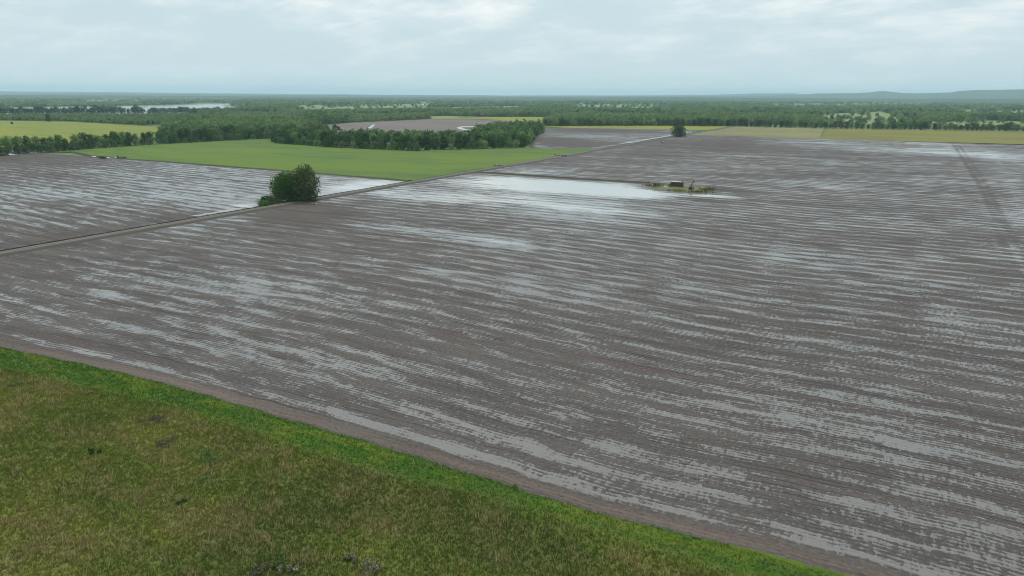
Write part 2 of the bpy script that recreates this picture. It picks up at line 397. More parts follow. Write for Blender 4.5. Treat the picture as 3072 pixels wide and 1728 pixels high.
sheet('green_crop_field', [(-303.5, 402.5), (-303.5, 775), *pxpoly([(1640, 447), (1580, 443), (1230, 452), (1000, 442), (830, 428), (790, 415), (600, 423), (300, 441), (130, 455)]), (-760, 420), (-716, 408), (-690, 402.5)], wheat, 0.12)
rim = crop_material('ditch_bank_weeds', (0.045, 0.055, 0.025), (0.06, 0.075, 0.03), (0.05, 0.045, 0.03), seed=21.0)

def ridge(name, path, prof, mat, jit=0.12, step=4.0, seed=1):
    """raised earth bank swept along a path; prof = [(offset, height)]"""
    path = [Vector((*p, 0)) for p in path]; pts = []
    for a_, b_ in zip(path, path[1:]):
        k = max(1, int((b_ - a_).length / step)); pts += [a_.lerp(b_, i / k) for i in range(k)]
    pts.append(path[-1]); V = []; nP = len(prof)
    for i, p in enumerate(pts):
        t = (pts[min(i + 1, len(pts) - 1)] - pts[max(i - 1, 0)]).normalized(); nrm = Vector((t.y, -t.x, 0))
        for j, (o_, h_) in enumerate(prof):
            e = j in (0, nP - 1)
            q = p + nrm * (o_ + (vnoise(np.array(i * 0.37), np.array(j * 7.0), seed) - .5) * jit * 6)
            V.append((q.x, q.y, h_ + (0 if e else float(vnoise(np.array(i * 0.5), np.array(j * 5.0), seed + 3) - .5) * jit * 2)))
    i = (np.arange(len(pts) - 1)[:, None] * nP + np.arange(nP - 1)[None, :]).ravel()
    return struct(link(name, np_mesh(name, np.array(V), np.stack([i, i + 1, i + nP + 1, i + nP], 1), smooth=True), mat))

mt, g = new_mat('gravel_road'); P = g.pos(); x, y, z = g.sep(P)
off = g.math('ABSOLUTE', g.add(x, -ROADX, g.mul(g.math('SUBTRACT', g.noise(g.xyz(0.0, g.mul(y, 0.02), 0.0), 1.0, 2), 0.5), 1.6)))
rut = g.step(g.math('ABSOLUTE', g.math('SUBTRACT', off, 1.5)), 0.9, 0.3)
gr = g.noise(P, 0.9, 4, 0.7); g2 = g.noise(g.sc(P, (1, 0.12, 1)), 0.8, 3, 0.6)
c = g.mix(g.step(gr, 0.3, 0.7), (0.080, 0.073, 0.066), (0.115, 0.105, 0.095))
c = g.mix(g.mul(rut, 0.7), c, (0.165, 0.153, 0.140))
weeds = g.step(g.add(off, g.mul(g2, 2.2)), 3.0, 4.6)
c = g.mix(g.mul(weeds, 0.8), c, g.mix(gr, (0.052, 0.046, 0.040), (0.060, 0.060, 0.032)))
road_m = finish(mt, g, c, 0.85, 0.2, bump=gr, bstr=0.4, bdist=0.08)
ridge('road', [(ROADX, -60), (ROADX, 470), (ROADX - 2, 640), (ROADX, 760), (ROADX + 1, 1010), (ROADX, 1490)],
      [(-7.0, -0.55), (-4.2, 0.05), (-2.6, 0.50), (-1.3, 0.48), (0, 0.56), (1.3, 0.48), (2.6, 0.50), (4.2, 0.1), (6.0, -0.55)], road_m, 0.08)
mt, g = new_mat('dark_bank_soil'); P = g.pos(); a = g.noise(P, 0.5, 4, 0.7)
bank_m = finish(mt, g, g.mix(a, (0.045, 0.043, 0.036), (0.085, 0.082, 0.05)), 0.95, 0.1, bump=a, bstr=0.6, bdist=0.2)
ridge('earth_bank', [(-291.5, 474), (-240, 475.5), (-190, 474.5), (-150, 477)], [(-3.6, -0.5), (-1.6, 0.75), (0, 0.95), (1.6, 0.75), (3.6, -0.5)], bank_m, 0.16)
ridge('field_bank', [(-304, 399.5), (-400, 401.5), (-500, 402.5), (-650, 401), (-700, 404), (-770, 424)], [(-3.4, -0.5), (-1.2, 0.55), (0.6, 0.7), (2.6, -0.3)], rim, 0.14)

# fields further out (world-aligned like the road grid)
YB = 1125.0
sheet('muddy_field_by_lone_tree', [(-304.5, 775), (-304.5, 1296), *pxpoly([(1690, 383), (1640, 385), (1600, 395), (1598, 420), (1588, 442), (1640, 447)])], mud2, 0.05)
o = bpy.data.objects['muddy_field_by_lone_tree']; me = o.data
bm = bmesh.new(); bm.from_mesh(me)
for _ in range(6): bmesh.ops.subdivide_edges(bm, edges=[e for e in bm.edges if e.calc_length() > 14], cuts=1, use_grid_fill=False); bmesh.ops.triangulate(bm, faces=bm.faces[:])
bm.to_mesh(me); bm.free()
vv = np.array([v.co[:] for v in me.vertices])
wt = gauss(vv[:, 0], vv[:, 1], [(1800, 412, 60, 60, 0.20), (1950, 405, 50, 70, 0.12), (1640, 420, 60, 60, -0.6), (1750, 432, 60, 60, -0.55), (1850, 392, 140, 60, -0.5),
                                (2085, 393, 40, 26, 1.3), (2040, 396, 36, 30, 0.7), (1598, 430, 8, 14, 1.2), (1610, 438, 10, 6, 0.9), (1750, 395, 80, 50, -0.35)])
wt += 0.9 * np.clip(1 - np.abs(vv[:, 0] + 310) / 5, 0, 1)
fattr(me, 'wet', wt - 0.10); fattr(me, 'red', 0 * wt); fattr(me, 'calm', np.clip((wt - 0.25) / 0.2, 0, 1))
uvl = me.uv_layers.new(name='rows'); vi = np.empty(len(me.loops), np.int32); me.loops.foreach_get('vertex_index', vi)
uvl.data.foreach_set('uv', vv[vi][:, :2].astype(np.float32).ravel())

sheet('yellow_strip_field', [(-304, 1298), (-304, 1500), *pxpoly([(1690, 373), (1625, 381), (1690, 383)])], yellow, 0.10)
sheet('weedy_field', [(-292, YB), (-292, 1500), (-125, 1505), (-98, YB)], straw, 0.10)
sheet('olive_crop_field', [(-96, YB), (-120, 1508), (220, 1610), (900, 1830), (900, YB + 60), (155, YB + 18)], olive, 0.10)
sheet('far_muddy_field', pxpoly([(930, 381), (1045, 369), (1150, 364), (1285, 358), (1400, 358), (1480, 360), (1560, 364), (1500, 400), (1440, 428), (1000, 428), (950, 400)]), plain_mud, 0.1)
sheet('far_yellow_strip', pxpoly([(1280, 357), (1330, 354), (1500, 351), (1660, 350), (1650, 360), (1560, 365), (1480, 359), (1400, 357)]), yellow, 0.12)
sheet('left_yellow_field', pxpoly([(-160, 359), (0, 362), (200, 365), (420, 377), (500, 385), (470, 395), (420, 412), (250, 425), (0, 445), (-160, 455)]), yellow, 0.1)
sheet('plantation_floor', pxpoly([(-160, 345), (430, 347), (700, 350), (520, 374), (420, 376.5), (200, 364.5), (0, 361.5), (-160, 358.5)]), scrub, 0.1)
for L in ([(2080, 344), (2160, 335), (2230, 330), (2300, 331), (2340, 341), (2250, 346)], [(2440, 352), (2475, 341), (2560, 338), (2640, 334), (2680, 345), (2725, 380), (2600, 381), (2460, 378)],
          [(2690, 352), (2790, 350), (2800, 372), (2700, 374)], [(2815, 335), (2870, 337), (2865, 345), (2820, 343)], [(2770, 362), (2810, 361), (2815, 384), (2770, 382)],
          [(2815, 368), (2900, 361), (3000, 362), (3120, 368), (3120, 386), (2960, 382), (2820, 382)], [(1260, 350), (1330, 347), (1430, 350), (1330, 355), (1270, 356)], [(2200, 346), (2320, 345), (2310, 360), (2200, 356)]):
    sheet('meadow', pxpoly(L), pale_meadow, 0.1)

# water
mt, g = new_mat('river_water'); P = g.pos()
wv_ = g.noise(g.sc(P, (1, 1, 1)), 0.06, 3, 0.6)
water_m = finish(mt, g, (0.30, 0.31, 0.29), 0.10, 0.6, bump=wv_, bstr=0.04, bdist=0.5, ior=1.36)
o = sheet('river', pxpoly([(-220, 325), (0, 323), (300, 320), (430, 317.5), (560, 314.5), (660, 311.5), (728, 309), (742, 312.5), (660, 317), (752, 318.5), (750, 325), (832, 331), (800, 333.5), (700, 333), (560, 338), (430, 342.5), (0, 343.5), (-220, 346)]), water_m, 0.2)
sheet('backwater', pxpoly([(1200, 313.2), (1290, 312.8), (1290, 315), (1200, 315.3)]), water_m, 0.2)
sheet('slough_water', pxpoly([(1098, 385), (1110, 380), (1122, 371), (1128, 372), (1118, 382), (1106, 387)]), water_m, 0.25)
sheet('slough_water', pxpoly([(935, 379.5), (960, 378), (985, 379.5), (965, 381.5)]), water_m, 0.25)
sheet('slough_water', pxpoly([(1370, 383), (1385, 379.5), (1440, 378.5), (1440, 380.5), (1392, 381.5), (1382, 384), (1400, 388), (1440, 392), (1425, 396), (1400, 393), (1376, 387)]), water_m, 0.25)
sheet('slough_bank', pxpoly([(1395, 383.5), (1440, 381.8), (1440, 391), (1408, 388)]), straw, 0.3)

# ------------------------------------------------------------------ hills on the skyline
mt, g = new_mat('wooded_hills'); P = g.pos(); a = g.noise(P, 0.004, 5, 0.65)
hill_m = finish(mt, g, g.mix(a, (0.028, 0.05, 0.024), (0.06, 0.085, 0.035)), 0.95, 0.1)
def hills(name, D, prof, depth, base_h=0.0, seed=2):
    px = np.linspace(prof[0][0], prof[-1][0], 420); py = np.interp(px, [p[0] for p in prof], [p[1] for p in prof])
    py = py + (fbm(px / 46.0, px * 0 + seed, seed, 5) - 0.5) * 1.5
    hor = 286 + (px - 1536) / 1456 * 6.6
    ang = np.arctan((px - 1536) / PF * math.cos(PITCH)); dirx = np.sin(ang - YAW); diry = np.cos(ang - YAW)
    top = np.maximum(HC + (hor - py) * D / (PF / math.cos(PITCH)) / np.cos(ang) ** 0, base_h)
    rows = [(-1.0, 0.0), (-0.55, 0.45), (-0.25, 0.85), (0, 1.0), (0.4, 0.8), (1.0, 0.0)]
    V = []
    for k, (dk, hk) in enumerate(rows):
        dist = (D + dk * depth) * (1 + 0.02 * (vnoise(px / 60.0, px * 0 + k, 5) - .5)) / 1.0
        hh = top * hk * (1 + 0.12 * (vnoise(px / 22.0, px * 0 + k * 3, 9) - .5) * (hk < 1))
        V.append(np.stack([dirx * dist, diry * dist, hh - (0.7 if hk == 0 else 0)], 1))
    n_ = len(px); i = (np.arange(len(rows) - 1)[:, None] * n_ + np.arange(n_ - 1)[None, :]).ravel()
    me = np_mesh(name, np.concatenate(V), np.stack([i, i + 1, i + n_ + 1, i + n_], 1), smooth=True)
    return struct(link(name, me, hill_m))
hills('hills', 22000, [(-300, 276), (0, 275), (400, 277.5), (900, 282.5), (1500, 286.2), (1900, 286), (2150, 284), (2290, 280.8), (2380, 281), (2420, 284), (2600, 288), (3400, 290)], 3500, 20)
hills('hills', 15500, [(-300, 283), (300, 280), (800, 284), (1050, 283.5), (1130, 284.8), (1700, 288), (2300, 287), (2410, 284), (2450, 281.4), (2560, 280.6), (2605, 279), (2645, 275.6), (2690, 279.8), (2740, 282), (2800, 281.3), (2850, 280), (2868, 276.2), (2890, 275.2), (3000, 274.2), (3080, 273.2), (3400, 273)], 3000, 20, 5)
hills('hills', 9500, [(-300, 284), (0, 284), (500, 286.5), (1000, 290), (1700, 292), (2000, 291.5), (2600, 295), (3400, 296)], 1600, 20, 8)

# ------------------------------------------------------------------ trees
def leaf_mat(name, c1, c2, c3, trans=0.18):
    mt, g = new_mat(name)
    isl = g.n('ShaderNodeNewGeometry').outputs['Random Per Island']; rn = g.rnd()
    P = g.n('ShaderNodeTexCoord').outputs['Object']
    cl = g.noise(g.add(P, 0.0) if False else P, 0.45, 2, 0.5)
    c = g.mix(isl, c1, c2)
    c = g.mix(g.mul(g.step(cl, 0.45, 0.65), 0.55), c, c3)
    hsv = g.n('ShaderNodeHueSaturation', {'Hue': g.add(0.485, g.mul(rn, 0.03)), 'Saturation': g.add(0.82, g.mul(rn, 0.3)), 'Value': g.add(0.62, g.mul(g.math('FRACT', g.mul(rn, 7.13)), 0.60)), 'Color': c})
    d = g.n('ShaderNodeBsdfDiffuse', {'Color': hsv.outputs[0]}); t = g.n('ShaderNodeBsdfTranslucent', {'Color': hsv.outputs[0]})
    mx = g.n('ShaderNodeMixShader', {0: trans, 1: d.outputs[0], 2: t.outputs[0]})
    g.n('ShaderNodeOutputMaterial', {'Surface': mx.outputs[0]})
    return mt
leaf_dark = leaf_mat('dark_leaves', (0.033, 0.078, 0.020), (0.068, 0.135, 0.032), (0.040, 0.084, 0.024))
leaf_mid = leaf_mat('mid_leaves', (0.072, 0.140, 0.038), (0.122, 0.205, 0.056), (0.074, 0.132, 0.040))
leaf_light = leaf_mat('pale_leaves', (0.125, 0.205, 0.068), (0.185, 0.275, 0.090), (0.120, 0.190, 0.068))
leaf_young = leaf_mat('young_leaves', (0.150, 0.235, 0.075), (0.215, 0.310, 0.100), (0.140, 0.215, 0.075))
leaf_road = leaf_mat('roadside_leaves', (0.050, 0.112, 0.020), (0.095, 0.180, 0.032), (0.060, 0.120, 0.024), 0.3)
leaf_brown = leaf_mat('bronze_leaves', (0.064, 0.130, 0.024), (0.112, 0.188, 0.034), (0.092, 0.142, 0.032))
leaf_grey = leaf_mat('grey_leaves', (0.13, 0.134, 0.05), (0.22, 0.22, 0.175), (0.12, 0.135, 0.085), 0.15)
mt, g = new_mat('bark'); a = g.noise(g.n('ShaderNodeTexCoord').outputs['Object'], 3.0, 4, 0.7)
bark = finish(mt, g, g.mix(a, (0.05, 0.042, 0.034), (0.12, 0.105, 0.09)), 0.95, 0.1)

def tubes(segs, n=5):
    """tapered limbs: list of (p, q, r1, r2)"""
    V = []; F = []
    for p, q, r1, r2 in segs:
        p, q = np.array(p, float), np.array(q, float); d = q - p; L = np.linalg.norm(d); d /= max(L, 1e-6)
        a = np.cross(d, [0.3, 0.9, 0.1]); a /= np.linalg.norm(a); b = np.cross(d, a); s = len(V)
        for c_, r_ in ((p, r1), (q, r2)):
            for k in range(n):
                t = 2 * math.pi * k / n; V.append(c_ + r_ * (math.cos(t) * a + math.sin(t) * b))
        for k in range(n): F.append((s + k, s + (k + 1) % n, s + n + (k + 1) % n, s + n + k))
    return np.array(V), np.array(F)

def leaves(rg, centers, radii, n, size, flat=0.0, inner=0.25):
    """n leaf-clump quads scattered on the shells of overlapping clusters"""
    wts = radii.prod(1) ** (2 / 3.0); k = rg.choice(len(centers), n, p=wts / wts.sum())
    d = rg.normal(size=(n, 3)); d /= np.linalg.norm(d, axis=1)[:, None]
    rr = 1 - inner + inner * 1.35 * rg.random(n) - 0.5 * (rg.random(n) < 0.2) * rg.random(n)
    P = centers[k] + d * radii[k] * rr[:, None]
    nr = d * 0.9 + rg.normal(size=(n, 3)) * 0.65 + np.array([0, 0, 0.35]); nr /= np.linalg.norm(nr, axis=1)[:, None]
    a = np.cross(nr, rg.normal(size=(n, 3))); a /= np.linalg.norm(a, axis=1)[:, None]; b = np.cross(nr, a)
    s = size * (0.6 + 0.8 * rg.random(n))[:, None]; el = (0.6 + 0.5 * rg.random(n))[:, None]
    # four-cornered clump with uneven corners
    j = lambda: 0.6 + 0.6 * rg.random((n, 1))
    V = np.stack([P + a * s * j(), P + b * s * el * j(), P - a * s * j(), P - b * s * el * j()], 1).reshape(-1, 3)
    F = np.arange(4 * n).reshape(n, 4)
    return V, F

def crown_clusters(rg, h, w, base, n, shape='oval'):
    c = []; r_ = []
    for i in range(n):
        t = (i + 0.5) / n; z = base + (h - base) * (0.08 + 0.80 * t)
        u = (z - base) / (h - base)
        prof = math.sin(math.pi * min(1, 0.22 + 0.70 * u)) if shape == 'oval' else (1 - 0.55 * u) if shape == 'full' else (0.55 + 0.45 * u) * (1 if u < .8 else .75)
        a = i * 2.4 + rg.random() * 0.8; rad = w / 2 * prof * (0.35 + 0.45 * rg.random())
        s = w * (0.17 + 0.12 * rg.random())
        c.append((rad * math.cos(a), rad * math.sin(a), z)); r_.append((s, s, s * (0.75 + 0.3 * rg.random())))
    c.append((0, 0, base + (h - base) * 0.55)); r_.append((w * 0.24, w * 0.24, (h - base) * 0.38))
    c = np.array(c); r_ = np.array(r_); c[:, 2] = np.minimum(c[:, 2], h - r_[:, 2] * 0.9)
    return c, r_

def tree_parts(seed, h, w, base, n_leaf, size, ncl=14, shape='oval', inner=0.25):
    rg = np.random.default_rng(seed)
    c, r_ = crown_clusters(rg, h, w, base, ncl, shape)
    V, F = leaves(rg, c, r_, n_leaf, size, inner=inner)
    V[:, 2] = np.maximum(V[:, 2], 0.05)
    tr = 0.018 * h + 0.06; segs = []; p = np.array([0, 0, -0.3])
    for k in range(4):
        q = np.array([rg.normal() * 0.02 * h, rg.normal() * 0.02 * h, h * (0.2, 0.42, 0.62, 0.82)[k]])
        segs.append((p, q, tr * (1 - 0.2 * k), tr * (0.8 - 0.2 * k))); p = q
    for i in rg.choice(len(c), min(len(c), 10), replace=False):
        z0 = max(0.12 * h, min(c[i][2] * 0.72, 0.7 * h)); segs.append(((0, 0, z0), c[i], tr * 0.4, tr * 0.08))
    TV, TF = tubes(segs)
    return V, F, TV, TF

def one_mesh_tree(name, *a, lm=None, **k):
    V, F, TV, TF = tree_parts(*a, **k)
    me = np_mesh(name, np.concatenate([V, TV]), [F, TF + len(V)], np.concatenate([np.zeros(len(F)), np.ones(len(TF))]))
    me.materials.append(lm); me.materials.append(bark)
    return me

# meshes shared by the trees of the near woods (seen about 6 to 18 pixels tall)
wood_meshes = [one_mesh_tree('tree', 100 + i, 16, 10 + (i % 3), 1.0, 900, 0.62, 16, ('oval', 'full', 'oval')[i % 3], lm=(leaf_dark, leaf_mid, leaf_dark, leaf_mid, leaf_dark, leaf_mid, leaf_light, leaf_dark)[i]) for i in range(8)]
bush_meshes = [one_mesh_tree('tree', 140 + i, 8, 8.5, 0.2, 520, 0.55, 10, 'full', lm=(leaf_mid, leaf_dark, leaf_light, leaf_mid)[i]) for i in range(4)]
open_meshes = [one_mesh_tree('tree', 160 + i, 24, 14, 4.0, 620, 0.95, 14, 'oval', lm=(leaf_dark, leaf_mid, leaf_dark)[i % 3]) for i in range(5)]

def place(mesh, x, y, h0, h, wscale, label, cat, group):
    o = bpy.data.objects.new('tree' if cat == 'tree' else cat, mesh); C.objects.link(o)
    s = h / h0; o.location = (x, y, 0.0); o.scale = (s * wscale, s * wscale, s); o.rotation_euler = (0, 0, random.random() * 6.283)
    return tag(o, label, cat, group)

def along(px_line, spacing, rows, back, skip=()):
    """points beside a wood's edge; rows go away from the camera"""
    W = [Vector((*at(*p), 0)) for p in px_line]; out = []
    seg = [(a, b, (b - a).length) for a, b in zip(W, W[1:])]; L = sum(s[2] for s in seg)
    for r_ in range(rows):
        d = spacing * (0.3 + 0.5 * (r_ % 2))
        while d < L:
            t = d; k = 0
            while k < len(seg) - 1 and t > seg[k][2]: t -= seg[k][2]; k += 1
            a, b, ln = seg[k]; p = a.lerp(b, min(1, t / ln)); away = Vector((p.x, p.y, 0)).normalized()
            p = p + away * (r_ * back + random.uniform(-1.6, 1.6)); f = d / L
            out.append((p.x, p.y, r_, f)); d += spacing * random.uniform(0.75, 1.25)
    return out

n_things = 0
def wood_row(px_line, spacing, rows, back, hs, names, group, tall=0, pick=None):
    global n_things
    for x, y, r_, f in along(px_line, spacing, rows, back):
        lab = names[min(len(names) - 1, int(f * len(names)))]
        
        h = hs[min(r_, len(hs) - 1)] * random.uniform(0.76, 1.18)
        if h < 11 and rows > 1: mesh = random.choice(bush_meshes); o = place(mesh, x, y, 8, h, random.uniform(0.9, 1.15), lab[0], 'tree', group + ', low ones, ' + lab[2])
        else: mesh = random.choice(pick or wood_meshes); o = place(mesh, x, y, 16 if mesh not in open_meshes else 24, h, random.uniform(0.85, 1.15) * (1.0 if rows > 1 else 1.35), lab[1], 'tree', group + ', tall ones, ' + lab[2])
        n_things += 1

wood_row([(822, 425), (840, 430), (1000, 442), (1230, 452), (1400, 448), (1585, 442)], 9.5, 3, 9.5, (8.5, 14.5, 17.0),
         [('low bushy tree at the rounded end of the island wood above the green crop', 'tall dark tree in the rounded end of the island wood above the green crop', 'rounded end'),
          ('low bushy tree at the foot of the island wood above the green crop', 'tall dark tree in the island wood hiding part of the far muddy field', 'middle'),
          ('low bushy tree at the wood corner where crop meets muddy field', 'tall dark tree at the wood corner where crop meets muddy field', 'corner')], 'trees of the wood between green crop and far muddy field')
wood_row([(-30, 470), (100, 459), (300, 444), (470, 433)], 9.5, 2, 8, (9.5, 16.5),
         [('low tree of the dark hedge between yellow field and muddy corner', 'tall tree of the dark hedge between yellow field and muddy corner', 'by the muddy corner'),
          ('low tree of the dark hedge between yellow field and green crop', 'tall tree of the dark hedge between yellow field and green crop', 'by the green crop')], 'trees of the dark hedge below the yellow field')
wood_row([(470, 433), (600, 426), (700, 421), (800, 416)], 9.5, 3, 9, (8.5, 15.0, 17.0),
         [('low tree at the wood edge where hedge widens above the green crop', 'tall tree where the hedge widens into woods above the green crop', 'widening part')], 'trees of the wood above the green crop')
wood_row([(1632, 379), (1720, 377), (1900, 376), (2080, 378), (2240, 380)], 11.5, 1, 9, (15.5,),
         [('dark tree in the wood edge behind the yellow strip field', 'dark tree in the wood edge behind the yellow strip field', 'strip')], 'trees of the wood edge beyond the yellow strip')
wood_row([(2250, 381), (2480, 385.5), (2760, 390), (3100, 394.5)], 9.0, 1, 9, (13.5,),
         [('dark hedgerow tree behind the tan weedy field', 'dark hedgerow tree behind the tan weedy field', 'behind weedy field'),
          ('dark hedgerow tree behind the olive crop field', 'dark hedgerow tree behind the olive crop field', 'behind olive field')], 'trees of the hedgerow along the far fields')
wood_row([(-20, 346), (120, 346), (300, 346), (432, 344.5)], 9.5, 1, 9, (25.0,),
         [('tall riverside tree with open trunk standing before the bright river', 'tall riverside tree with open trunk standing before the bright river', 'row')], 'row of tall riverside trees', pick=open_meshes)
wood_row([(445, 343), (560, 339), (700, 336)], 13, 1, 9, (18.0,),
         [('dark round tree on the river bank where water shows widest', 'dark round tree on the river bank where water shows widest', 'bank')], 'trees on the wide river bank')

# single trees that stand out
def big_tree(name, px, py, h, w, base, n_leaf, size, seed, lm, label, cat='tree', ncl=20, shape='oval', inner=0.25, group=None, lean=0.0):
    x, y = at(px, py); e = empty(name, (x, y, 0))
    V, F, TV, TF = tree_parts(seed, h, w, base, n_leaf, size, ncl, shape, inner)
    link('trunk', np_mesh('trunk', TV, TF, smooth=True), bark, e); link('crown', np_mesh('crown', V, F), lm, e)
    return tag(e, label, cat, group)
big_tree('tree', 866, 601, 16.6, 18.5, 0.3, 9000, 0.40, 301, leaf_road, 'dense dark green tree, shorter and leftmost of the roadside pair', ncl=30, shape='oval', inner=0.35)
t2 = big_tree('tree', 917, 601, 20.8, 16.5, 0.6, 7500, 0.40, 302, leaf_brown, 'tall bronze tinged tree with gaps in its crown beside the dirt road', ncl=28, inner=0.4, shape='oval')
big_tree('tree', 2037, 410, 18.5, 24, 0.2, 2600, 0.7, 303, leaf_dark, 'lone round dark tree beside the road before the yellow strip field', ncl=22, shape='oval')
big_tree('tree', 1378, 447, 20.5, 12, 1.0, 1200, 0.65, 304, leaf_dark, 'darkest tree, rising above the island wood near its corner', ncl=12)
big_tree('tree', 1252, 453, 11.5, 7.5, 0.3, 800, 0.5, 305, leaf_mid, 'narrow pale green tree standing alone before the island wood edge', ncl=9, shape='full')
big_tree('tree', 146, 366, 18, 13, 0.5, 700, 0.9, 306, leaf_dark, 'dark single tree at the edge of the left yellow field', ncl=9, shape='full')
big_tree('tree', 1005, 391, 11, 10, 1.0, 600, 0.7, 307, leaf_dark, 'small dark tree standing in the far muddy field', ncl=8, shape='full')
big_tree('tree', 1016, 391.5, 7, 8, 0.5, 400, 0.7, 308, leaf_dark, 'lower dark tree beside another in the far muddy field', ncl=6, shape='full')
big_tree('tree', 36, 373, 5, 5.5, 0.2, 260, 0.7, 309, leaf_dark, 'tiny dark bush out in the left yellow field', ncl=5, shape='full', cat='bush')
for i, (px, py, h, w, lab) in enumerate([(835, 606, 7.5, 11, 'leafy bush under the left side of the roadside pair of trees'), (811, 612, 5.0, 10, 'low green bush tapering away from the roadside trees, second from the end'),
                                         (793, 618, 3.0, 8, 'lowest green bush at the very end of the roadside clump'), (790, 613, 4.2, 3, 'thin upright sapling standing behind the low end of the clump'),
                                         (885, 605, 5.5, 13, 'dark undergrowth bush between the two roadside trees'), (925, 602, 5.0, 11, 'dark undergrowth bush below the tall bronze tree')]):
    big_tree('bush', px, py, h, w, 0.1, 1100, 0.33, 320 + i, (leaf_road, leaf_road, leaf_road, leaf_dark, leaf_dark, leaf_dark)[i], lab, cat='bush', ncl=10, shape='full', inner=0.35)

# woods seen as one mass: points carrying instances of small trees
proto = bpy.data.collections.new('far_tree_kinds')
def pr(mesh):
    o = bpy.data.objects.new('far_tree', mesh); proto.objects.link(o)
for i in range(4): pr(one_mesh_tree('far_tree', 200 + i, 16, 12.5, 0.8, 210, 1.15, 9, 'oval' if i % 2 else 'full', lm=(leaf_dark, leaf_mid, leaf_mid, leaf_light)[i]))
for i in range(3): pr(one_mesh_tree('far_tree', 210 + i, 16, 11.5, 0.5, 200, 1.1, 9, 'oval', lm=(leaf_young, leaf_light, leaf_young)[i]))

def instanced(name, P, rot, scl, var):
    me = bpy.data.meshes.new(name); me.vertices.add(len(P)); me.vertices.foreach_set('co', P.astype(np.float32).ravel())
    for nm, arr in (('rot', rot), ('scl', scl)):
        a = me.attributes.new(nm, 'FLOAT_VECTOR', 'POINT'); a.data.foreach_set('vector', arr.astype(np.float32).ravel())
    a = me.attributes.new('var', 'INT', 'POINT'); a.data.foreach_set('value', var.astype(np.int32))
    o = bpy.data.objects.new(name, me); C.objects.link(o)
    ng = bpy.data.node_groups.new(name, 'GeometryNodeTree')
    ng.interface.new_socket('Geometry', in_out='INPUT', socket_type='NodeSocketGeometry'); ng.interface.new_socket('Geometry', in_out='OUTPUT', socket_type='NodeSocketGeometry')
    N = ng.nodes.new; gi = N('NodeGroupInput'); go = N('NodeGroupOutput'); ci = N('GeometryNodeCollectionInfo'); ip = N('GeometryNodeInstanceOnPoints')
    ci.inputs['Collection'].default_value = proto; ci.inputs['Separate Children'].default_value = True; ci.inputs['Reset Children'].default_value = True
    ip.inputs['Pick Instance'].default_value = True
    for nm, typ, sk in (('rot', 'FLOAT_VECTOR', 'Rotation'), ('scl', 'FLOAT_VECTOR', 'Scale'), ('var', 'INT', 'Instance Index')):
        na = N('GeometryNodeInputNamedAttribute'); na.data_type = typ; na.inputs['Name'].default_value = nm
        ng.links.new(na.outputs['Attribute'], ip.inputs[sk])
    ng.links.new(gi.outputs[0], ip.inputs['Points']); ng.links.new(ci.outputs[0], ip.inputs['Instance']); ng.links.new(ip.outputs[0], go.inputs[0])
    md = o.modifiers.new('trees', 'NODES'); md.node_group = ng
    return stuff(o)

WOODS = [   # outlines, in the photograph, of the ground the woods stand on
    [(-260, 281), (740, 286), (760, 314), (650, 309.5), (430, 316), (0, 321), (-260, 323)],                                # beyond the river
    [(690, 317.5), (760, 318), (760, 324), (830, 330.5), (700, 332.5), (760, 326), (735, 319)],
    [(740, 288), (3300, 296), (3300, 345), (3072, 386), (2250, 377), (1632, 378), (1632, 362), (1660, 351), (1290, 349), (1290, 357), (1045, 368.5), (930, 376), (930, 383), (975, 399), (990, 406), (830, 418), (800, 412), (600, 418), (480, 424), (490, 398), (505, 385), (700, 350), (560, 340), (800, 334), (835, 331), (755, 325), (757, 315)],
    [(822, 420), (1000, 434), (1230, 442), (1590, 436), (1600, 420), (1630, 395), (1625, 388), (1560, 388), (1480, 392), (1440, 400), (1400, 420), (1250, 425), (1000, 419)]]
OPEN = [[(2090, 344), (2160, 336), (2230, 331), (2295, 332), (2335, 341), (2250, 345)], [(2450, 352), (2478, 341), (2560, 339), (2640, 335), (2675, 345), (2720, 378), (2600, 379), (2470, 376)],
        [(2700, 353), (2785, 351), (2795, 370), (2705, 372)], [(2818, 335), (2868, 337), (2862, 344), (2822, 343)], [(2776, 364), (2804, 363), (2808, 384), (2776, 384)],
        [(2770, 372), (2900, 362), (3000, 362), (3120, 368), (3120, 390), (2960, 389), (2770, 386)], [(1195, 312.5), (1295, 312), (1295, 316), (1195, 316.5)],
        [(1262, 350.5), (1330, 348), (1428, 350.5), (1330, 354.5), (1272, 355.5)], [(740, 306), (1500, 309), (1500, 310.5), (740, 307.5)], [(2240, 372), (3100, 386), (3100, 392), (2240, 378)]]
YOUNG = [[(1045, 346), (1290, 346), (1290, 357), (1045, 368.5)], [(1632, 352), (1720, 345), (2080, 349), (2080, 358), (1720, 366), (1632, 378)], [(840, 333), (1560, 322), (1560, 333), (850, 348)],
         [(2200, 346), (2320, 345), (2310, 360), (2200, 358)], [(140, 312), (260, 306), (430, 305), (430, 317), (140, 321)], [(620, 345), (900, 340), (930, 372), (640, 372)]]
